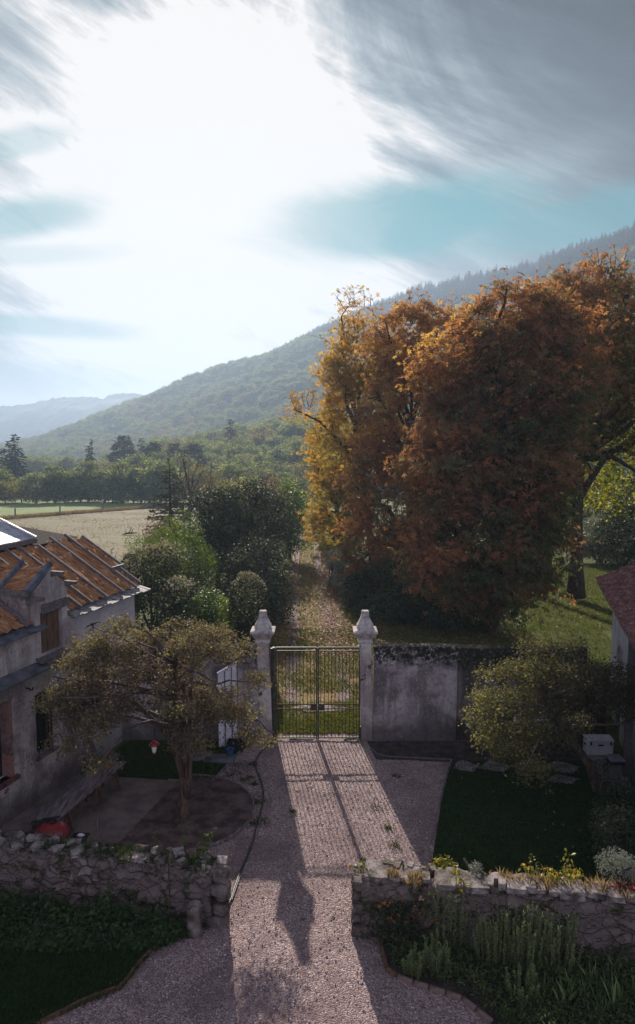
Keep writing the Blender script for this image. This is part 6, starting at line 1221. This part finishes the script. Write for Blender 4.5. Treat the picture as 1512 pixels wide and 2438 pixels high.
# field fence posts, verge, fallen branch
for k, (px, Y) in enumerate([(36, 125), (143, 134), (245, 145), (345, 156)]):
    x = A(px, 1230, Y)[0]; mb = MB(); z0 = tz(x, Y); mb.tube([(x, Y, z0 - .1), (x + .05, Y, z0 + 1.9)], .14, 6); tag(mb.build('fence_post', M['timber'], loc=(x, Y, z0)), ordn[k] + ' slim fence post from the left between the dry and the green field', 'fence post', 'posts along the field boundary')
qy = RNG.uniform(80, 174, 9000); qx = np.interp(qy, [80, 122, 174], [-76, -56, -31]) + RNG.normal(0, .7, 9000); stuff('field_verge', np.column_stack([qx, qy, base_z(qx, qy)]), .5, 'tuft', 'dryblade', tint=RNG.uniform(0, .6, 9000))
qf = scatter_poly([(-66, 84), (-12, 60), (-31, 170), (-56, 122)], 16000); kf = vnoise(qf[:, 0], qf[:, 1], 3., 2.) + RNG.normal(0, .4, len(qf)) > 0; qf = qf[kf]; stuff('field_tufts', np.column_stack([qf, base_z(qf[:, 0], qf[:, 1])]), .16, 'tuft', 'dryblade', tint=RNG.uniform(0, .6, len(qf)))
ff = thing('dead_branch', 'dark dead branch lying in the dry field', 'branch', (*A(310, 1255, 93)[:2], tz(0, 93)))
x, y = A(310, 1255, 93)[:2]; z0 = tz(0, 93); mb = MB(); mb.tube([(x - 1.2, y, z0 + .1), (x - .3, y, z0 + .3), (x + .9, y, z0 + .35)], [.06, .14, .06], 6); mb.tube([(x - .2, y, z0 + .3), (x + .1, y + .3, z0 + 1.)], [.09, .02], 5); mb.tube([(x + .1, y, z0 + .3), (x + .5, y - .2, z0 + .95)], [.08, .02], 5); mb.tube([(x - .5, y, z0 + .2), (x - .8, y, z0 + .7)], [.06, .02], 5); mb.build('limb', M['bark'], ff)
# power poles
def pole(px, py, Y, h, lab):
    x, _, _ = A(px, py, Y); z0 = float(terr(np.array([x]), np.array([float(Y)]))[0]); t = thing('power_pole', lab, 'power pole', (x, Y, z0), 'power poles crossing the lower hillside')
    mb = MB(); mb.tube([(x, Y, z0), (x, Y, z0 + h)], [.22, .15], 7); mb.build('mast', M['timber'], t); mb = MB(); mb.beam((x - 1.6, Y, z0 + h - .9), (x + 1.6, Y, z0 + h - .9), .16, .16); mb.build('crossarm', M['timber'], t)
    for s in (-1.5, 0, 1.5): mb = MB(); mb.lathe((x + s, Y, z0 + h - 1.5 + (.9 if s == 0 else 0)), [(.12, 0), (.22, .2), (.22, .45), (.1, .6)], 8); mb.build('insulator', M['glasswhite'], t)
    return (x, Y, z0 + h - .9)
p1 = pole(626, 1010, 330, 17, 'nearest power pole above the round trees, left of the chestnuts'); p2 = pole(383, 1075, 420, 17, 'middle power pole on the lower hillside'); p3 = pole(161, 1100, 520, 17, 'farthest power pole down by the valley floor')
for k, (a, b) in enumerate(((p1, p2), (p2, p3))):
    for s in (-1.5, 1.5):
        pts = [((a[0] + s) * (1 - u) + (b[0] + s) * u, a[1] * (1 - u) + b[1] * u, a[2] * (1 - u) + b[2] * u - 7 * math.sin(math.pi * u)) for u in np.linspace(0, 1, 16)]; mb = MB(); mb.tube(pts, .035, 4); tag(mb.build('power_line', M['iron'], loc=pts[0]), ('right' if s > 0 else 'left') + ' wire between the ' + ('nearest and middle' if k == 0 else 'middle and farthest') + ' power poles', 'wire', 'overhead wires')
# white farmhouse far down the valley
x, y, _ = A(8, 1095, 620); z0 = float(terr(np.array([x]), np.array([620.]))[0]); fh = thing('farmhouse', 'tiny white roofed farmhouse far down the valley at the left edge', 'house', (x, y, z0)); mb = MB(); mb.box((x, y, z0 + 2.5), (12, 8, 5)); mb.build('wall', M['whiteplaster'], fh)
mb = MB(); mb.add([(x - 6.5, y - 4.5, z0 + 4.9), (x + 6.5, y - 4.5, z0 + 4.9), (x + 6.5, y, z0 + 8), (x - 6.5, y, z0 + 8), (x - 6.5, y + 4.5, z0 + 4.9), (x + 6.5, y + 4.5, z0 + 4.9)], [(0, 1, 2, 3), (3, 2, 5, 4)]); mb.build('roof', M['foil'], fh)

# woods that read as one mass: geometry node instances of one crown each
def wood(name, P, scale, src):
    me = bpy.data.meshes.new(name); me.vertices.add(len(P)); me.vertices.foreach_set('co', np.asarray(P, np.float32).ravel()); a = me.attributes.new('sc', 'FLOAT', 'POINT'); a.data.foreach_set('value', scale.astype(np.float32))
    o = bpy.data.objects.new(name, me); C.objects.link(o); tag(o, kind='stuff')
    ng = bpy.data.node_groups.new(name, 'GeometryNodeTree'); ng.interface.new_socket('Geometry', in_out='INPUT', socket_type='NodeSocketGeometry'); ng.interface.new_socket('Geometry', in_out='OUTPUT', socket_type='NodeSocketGeometry')
    gi, go = ng.nodes.new('NodeGroupInput'), ng.nodes.new('NodeGroupOutput'); ip = ng.nodes.new('GeometryNodeInstanceOnPoints'); oi = ng.nodes.new('GeometryNodeObjectInfo'); oi.inputs['Object'].default_value = src; oi.inputs['As Instance'].default_value = True
    at = ng.nodes.new('GeometryNodeInputNamedAttribute'); at.data_type = 'FLOAT'; at.inputs['Name'].default_value = 'sc'; rv = ng.nodes.new('FunctionNodeRandomValue'); rv.data_type = 'FLOAT_VECTOR'; rv.inputs[0].default_value = (0, 0, 0); rv.inputs[1].default_value = (0, 0, 6.28)
    L = ng.links.new; L(gi.outputs[0], ip.inputs['Points']); L(oi.outputs['Geometry'], ip.inputs['Instance']); L(at.outputs['Attribute'], ip.inputs['Scale']); L(rv.outputs[0], ip.inputs['Rotation']); L(ip.outputs[0], go.inputs[0])
    md = o.modifiers.new('scatter', 'NODES'); md.node_group = ng; return o
def crown_of(o): return [c for c in o.children if c.name.startswith('crown')][0]
def hillpts(n, ylo, yhi, xlo, xhi, cond):
    x = RNG.uniform(xlo, xhi, n); y = ylo + (yhi - ylo) * RNG.uniform(0, 1, n) ** 1.; m = (x / y > -.52) & (x / y < .62); x, y = x[m], y[m]; bz, r, u = hill_r(x, y); m = cond(x, y, r, u); x, y, r, u = x[m], y[m], r[m], u[m]
    return np.column_stack([x, y, terr(x, y) - .6]), r, u
clear = lambda x, y: ~(((x - 4) / 46) ** 2 + ((y - 452) / 32) ** 2 < 1)
P, r, u = hillpts(26000, 235, 2400, -900, 900, lambda x, y, r, u: ((r < 1.02) | (foot_h(x, y) > 3)) & clear(x, y)); front = RNG.uniform(0, 1, len(P))
isc = (r < .22 + .08 * vnoise(P[:, 0], P[:, 1], 60)) & (u < 5.6); gold = vnoise(P[:, 0], P[:, 1], 45, 2.) + RNG.normal(0, .4, len(P)) > .35
wood('hillside_wood', P[~isc & ~gold], RNG.uniform(1.0, 1.7, (~isc & ~gold).sum()), crown_of(pa)); wood('hillside_golden_wood', P[~isc & gold], RNG.uniform(1.1, 1.9, (~isc & gold).sum()), crown_of(pc))
Pc, rc, uc = hillpts(40000, 400, 2000, -300, 1100, lambda x, y, r, u: (r < .3) & (u < 5.6)); Pc = Pc[RNG.uniform(0, 1, len(Pc)) < .8]; wood('ridge_conifers', np.vstack([P[isc], Pc]), RNG.uniform(.55, 1.0, isc.sum() + len(Pc)), crown_of(c0_))
Pn, rn, un = hillpts(3400, 228, 520, -170, 170, lambda x, y, r, u: clear(x, y) & (foot_h(x, y) > .8)); gold = vnoise(Pn[:, 0], Pn[:, 1], 25, 2.) + RNG.normal(0, .5, len(Pn)) > .5
wood('lower_wood', Pn[~gold], RNG.uniform(.7, 1.05, (~gold).sum()), crown_of(pb)); wood('lower_golden_wood', Pn[gold], RNG.uniform(.8, 1.2, gold.sum()), crown_of(pc))
xv = RNG.uniform(-1400, 300, 9000); yv = RNG.uniform(260, 2700, 9000); bz, rv_, uv_ = hill_r(xv, yv); m = (rv_ > 1.0) & (xv / yv > -.5) & (vnoise(xv, yv, 70, 5.) + vnoise(xv, yv, 25, 1.) > -.2); wood('valley_wood', np.column_stack([xv[m], yv[m], base_z(xv[m], yv[m]) - .5]), RNG.uniform(.7, 1.2, m.sum()), crown_of(pa))
poly_sheet('hill_meadow', [(-44, 426), (50, 426), (50, 478), (-44, 478)], .15, M['greenfield'])
poly_sheet('lower_meadow', [(-70, 305), (-25, 300), (-20, 322), (-70, 322)], .2, M['greenfield'])

# ------------------------------------------------------------------ air, sun, sky, camera
mb = MB(); mb.box8([(-6500, -120, -47), (6500, -120, -47), (6500, 8200, -47), (-6500, 8200, -47), (-6500, -120, 292), (6500, -120, 292), (6500, 8200, 292), (-6500, 8200, 292)])
hz = mb.build('haze', None); tag(hz, kind='stuff'); m = bpy.data.materials.new('haze_air'); m.use_nodes = True; nt = m.node_tree; nt.nodes.remove(nt.nodes['Principled BSDF'])
pv = N(nt, 'ShaderNodeVolumePrincipled'); pv.inputs['Color'].default_value = (.54, .73, .97, 1); pv.inputs['Density'].default_value = HAZE; pv.inputs['Anisotropy'].default_value = .36; nt.links.new(pv.outputs[0], nt.nodes['Material Output'].inputs['Volume']); hz.data.materials.append(m)
AZ, EL = R(-8.8), R(23.2); sd = Vector((math.sin(AZ) * math.cos(EL), math.cos(AZ) * math.cos(EL), math.sin(EL)))
L = bpy.data.lights.new('sun', 'SUN'); L.energy = SUN; L.angle = R(.6); L.color = (1., .88, .77); lo = bpy.data.objects.new('sun', L); C.objects.link(lo); lo.rotation_euler = (-sd).to_track_quat('-Z', 'Y').to_euler(); lo.location = (-10, 60, 60)
w = bpy.data.worlds.new('World'); bpy.context.scene.world = w; w.use_nodes = True; nt = w.node_tree; bg = nt.nodes['Background']
sky = N(nt, 'ShaderNodeTexSky', sky_type='NISHITA'); sky.sun_disc = False; sky.sun_elevation = EL; sky.sun_rotation = AZ; sky.air_density = 1.3; sky.dust_density = 1.2; sky.altitude = 300
S_ = SKY; bg.inputs['Strength'].default_value = S_
tc = N(nt, 'ShaderNodeTexCoord'); D = tc.outputs['Generated']; sx = N(nt, 'ShaderNodeSeparateXYZ'); nt.links.new(D, sx.inputs[0])
def vm(op, a, b): n = N(nt, 'ShaderNodeVectorMath', operation=op); nt.links.new(a, n.inputs[0]); (nt.links.new(b, n.inputs[1]) if isinstance(b, bpy.types.NodeSocket) else setattr(n.inputs[1], 'default_value', b)); return n
dot = vm('DOT_PRODUCT', D, tuple(sd)).outputs['Value']
az = mth(nt, 'ARCTAN2', sx.outputs[0], sx.outputs[1]); el = mth(nt, 'ARCSINE', sx.outputs[2])
def comb(a, b, c=0.): n = N(nt, 'ShaderNodeCombineXYZ'); [(nt.links.new(v, n.inputs[i]) if isinstance(v, bpy.types.NodeSocket) else setattr(n.inputs[i], 'default_value', v)) for i, v in enumerate((a, b, c))]; return n.outputs[0]
zc = mth(nt, 'MAXIMUM', sx.outputs[2], .035); cl = comb(mth(nt, 'DIVIDE', sx.outputs[0], zc), mth(nt, 'DIVIDE', sx.outputs[1], zc))   # a flat cloud layer
def mapped(v, sc, rot=0., loc=(0, 0, 0)):
    if rot: n0 = N(nt, 'ShaderNodeMapping'); n0.inputs['Rotation'].default_value = (0, 0, rot); nt.links.new(v, n0.inputs[0]); v = n0.outputs[0]; rot = 0.
    n = N(nt, 'ShaderNodeMapping'); n.inputs['Scale'].default_value = sc; n.inputs['Rotation'].default_value = (0, 0, rot); n.inputs['Location'].default_value = loc; nt.links.new(v, n.inputs[0]); return n.outputs[0]
ae = comb(az, el)
n1 = noi(nt, mapped(ae, (1.6, 3.6, 1), R(24)), 1.7, 11, .62, .7); n2 = noi(nt, mapped(ae, (1.6, 7, 1), R(24), (3, 1, 0)), 1.5, 10, .62, .8)
wis = noi(nt, mapped(ae, (1.3, 6., 1), R(12)), 3.2, 8, .6, .5); fine = noi(nt, mapped(ae, (2, 13, 1), R(16), (2, 4, 0)), 3., 8, .65, .5)
def patch(a0, e0, ra, re, rot=0., soft=.5, amp=.55):    # a gap or cloud bank in a given direction of the sky
    v = vm('SUBTRACT', ae, (a0, e0, 0)).outputs[0]; v = mapped(v, (1, 1, 1), rot); v = vm('MULTIPLY', v, (1 / ra, 1 / re, 0)).outputs[0]; l = N(nt, 'ShaderNodeVectorMath', operation='LENGTH'); nt.links.new(v, l.inputs[0])
    d = mth(nt, 'ADD', l.outputs['Value'], mth(nt, 'MULTIPLY', mth(nt, 'SUBTRACT', wis, .5), amp * 2)); return mth(nt, 'SUBTRACT', 1., sstep(nt, d, 1 - soft, 1 + soft * .6))
def AE(px, py): d = ray(px, py); n = math.sqrt(sum(q * q for q in d)); return math.atan2(d[0], d[1]), math.asin(d[2] / n)
gaps = None
for (px, py, wx, wy, rot, st) in [(960, 525, 330, 88, R(-3), 1.), (1330, 540, 330, 60, R(-4), .75), (40, 525, 170, 45, R(-14), .85), (60, 775, 230, 26, R(1), .75), (20, 345, 130, 28, R(-18), .5), (60, 605, 220, 24, R(-6), .35), (30, 900, 260, 30, 0, .35)]:
    a0, e0 = AE(px, py); p_ = mth(nt, 'MULTIPLY', patch(a0, e0, wx / F, wy / F, rot), st); gaps = p_ if gaps is None else mth(nt, 'MAXIMUM', gaps, p_)
ang = mth(nt, 'ARCCOSINE', mth(nt, 'MINIMUM', dot, .99999))
de = mth(nt, 'SUBTRACT', el, EL); up_ = sstep(nt, de, -.02, .03); dew = mth(nt, 'MULTIPLY', de, mth(nt, 'ADD', .55, mth(nt, 'MULTIPLY', up_, 1.25))); da = mth(nt, 'SUBTRACT', az, AZ + .01)
angE = mth(nt, 'SQRT', mth(nt, 'ADD', mth(nt, 'MULTIPLY', dew, dew), mth(nt, 'MULTIPLY', da, da)))
# cloud light: sunlit cirrus is bright toward the sun and grey blue away from it
tex = mth(nt, 'ADD', mth(nt, 'MULTIPLY', n1, .62), mth(nt, 'MULTIPLY', n2, .38))
a0, e0 = AE(1180, 430); band1 = patch(a0, e0, 560 / F, 42 / F, R(-13), .8, .5); a0, e0 = AE(1200, 620); band2 = patch(a0, e0, 420 / F, 60 / F, R(14), .9, .5)
dens = mth(nt, 'ADD', mth(nt, 'ADD', sstep(nt, tex, .38, .6), mth(nt, 'MULTIPLY', band1, .45)), mth(nt, 'MULTIPLY', band2, .5))
angw = mth(nt, 'MULTIPLY', angE, mth(nt, 'ADD', 1.02, mth(nt, 'MULTIPLY', mth(nt, 'SUBTRACT', .5, tex), 2.3))); gl = mth(nt, 'POWER', 2.718, mth(nt, 'MULTIPLY', mth(nt, 'POWER', mth(nt, 'DIVIDE', angw, .185), 2.), -1.)); gl2 = mth(nt, 'POWER', 2.718, mth(nt, 'MULTIPLY', angE, -3.0)); n3 = noi(nt, mapped(ae, (1.5, 20, 1), R(20), (1, 7, 0)), 2.2, 8, .6, .9); gl3 = mth(nt, 'POWER', 2.718, mth(nt, 'MULTIPLY', mth(nt, 'POWER', mth(nt, 'DIVIDE', angw, .34), 2.), -1.))
lowg = mth(nt, 'POWER', 2.718, mth(nt, 'MULTIPLY', mth(nt, 'ABSOLUTE', el), -9.)); azg = mth(nt, 'POWER', 2.718, mth(nt, 'MULTIPLY', mth(nt, 'POWER', mth(nt, 'DIVIDE', mth(nt, 'SUBTRACT', az, AZ), .55), 2.), -1.))
drk = mth(nt, 'SUBTRACT', 1., mth(nt, 'MULTIPLY', mth(nt, 'MULTIPLY', sstep(nt, mth(nt, 'ADD', el, mth(nt, 'MULTIPLY', az, .35)), .4, .74), sstep(nt, az, -.25, .3)), .97))
base = mth(nt, 'MULTIPLY', mth(nt, 'ADD', mth(nt, 'MULTIPLY', gl3, .1), mth(nt, 'MULTIPLY', gl2, .5)), drk); base = mth(nt, 'ADD', base, mth(nt, 'MULTIPLY', sstep(nt, ang, 1.0, 1.9), BACK_FILL)); base = mth(nt, 'ADD', base, mth(nt, 'MULTIPLY', mth(nt, 'MULTIPLY', lowg, azg), .62))  # unseen sky behind the camera raised as added fill light
br_ = mth(nt, 'MULTIPLY', base, mth(nt, 'ADD', .48, mth(nt, 'MULTIPLY', dens, .62))); br_ = mth(nt, 'ADD', br_, mth(nt, 'MULTIPLY', gl, mth(nt, 'ADD', .35, mth(nt, 'MULTIPLY', tex, 1.8))))
br_ = mth(nt, 'MULTIPLY', br_, mth(nt, 'ADD', .5, mth(nt, 'MULTIPLY', mth(nt, 'ADD', mth(nt, 'ADD', fine, n2), mth(nt, 'MULTIPLY', sstep(nt, n3, .42, .62), .5)), .42))); br_ = mth(nt, 'MINIMUM', br_, .60)
ccol = ramp(nt, [(0, (.6, .78, 1.)), (.2, (.78, .93, 1.02)), (.42, (.98, .97, .96)), (.58, (1.02, .97, .93))], br_)
ccol = mixc(nt, sstep(nt, ang, 1., 1.6), ccol, (.84, .84, 1.15))  # violet tint for the added fill sky behind the camera
cloud = vm('MULTIPLY', ccol, (1, 1, 1)).outputs[0]; cs = N(nt, 'ShaderNodeVectorMath', operation='SCALE'); nt.links.new(cloud, cs.inputs[0]); nt.links.new(mth(nt, 'DIVIDE', br_, S_), cs.inputs['Scale'])
blue = N(nt, 'ShaderNodeVectorMath', operation='SCALE'); bt = mixc(nt, .97, sky.outputs[0], (.0 / S_, .17 / S_, .19 / S_)); nt.links.new(bt, blue.inputs[0]); blue.inputs['Scale'].default_value = 1.
gf = mth(nt, 'MULTIPLY', gaps, mth(nt, 'SUBTRACT', 1., mth(nt, 'MULTIPLY', gl, .75)))
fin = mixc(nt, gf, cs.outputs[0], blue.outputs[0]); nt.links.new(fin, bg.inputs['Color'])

cam = bpy.data.cameras.new('camera'); co = bpy.data.objects.new('camera', cam); C.objects.link(co); co.location = (0, 0, H); co.rotation_euler = (R(90) - PITCH, 0, 0)
cam.sensor_fit = 'HORIZONTAL'; cam.sensor_width = 36; cam.lens = 36 * F / 1512; cam.clip_end = 20000; cam.clip_start = .1
sc = bpy.context.scene; sc.camera = co; sc.view_settings.view_transform = 'Standard'; sc.view_settings.look = 'None'; sc.view_settings.exposure = EXPO; sc.view_settings.gamma = 1
sc.cycles.max_bounces = 8; sc.cycles.diffuse_bounces = 3; sc.cycles.transmission_bounces = 4; sc.cycles.glossy_bounces = 2; sc.cycles.volume_bounces = 0; sc.cycles.use_denoising = True; sc.cycles.sample_clamp_indirect = 6
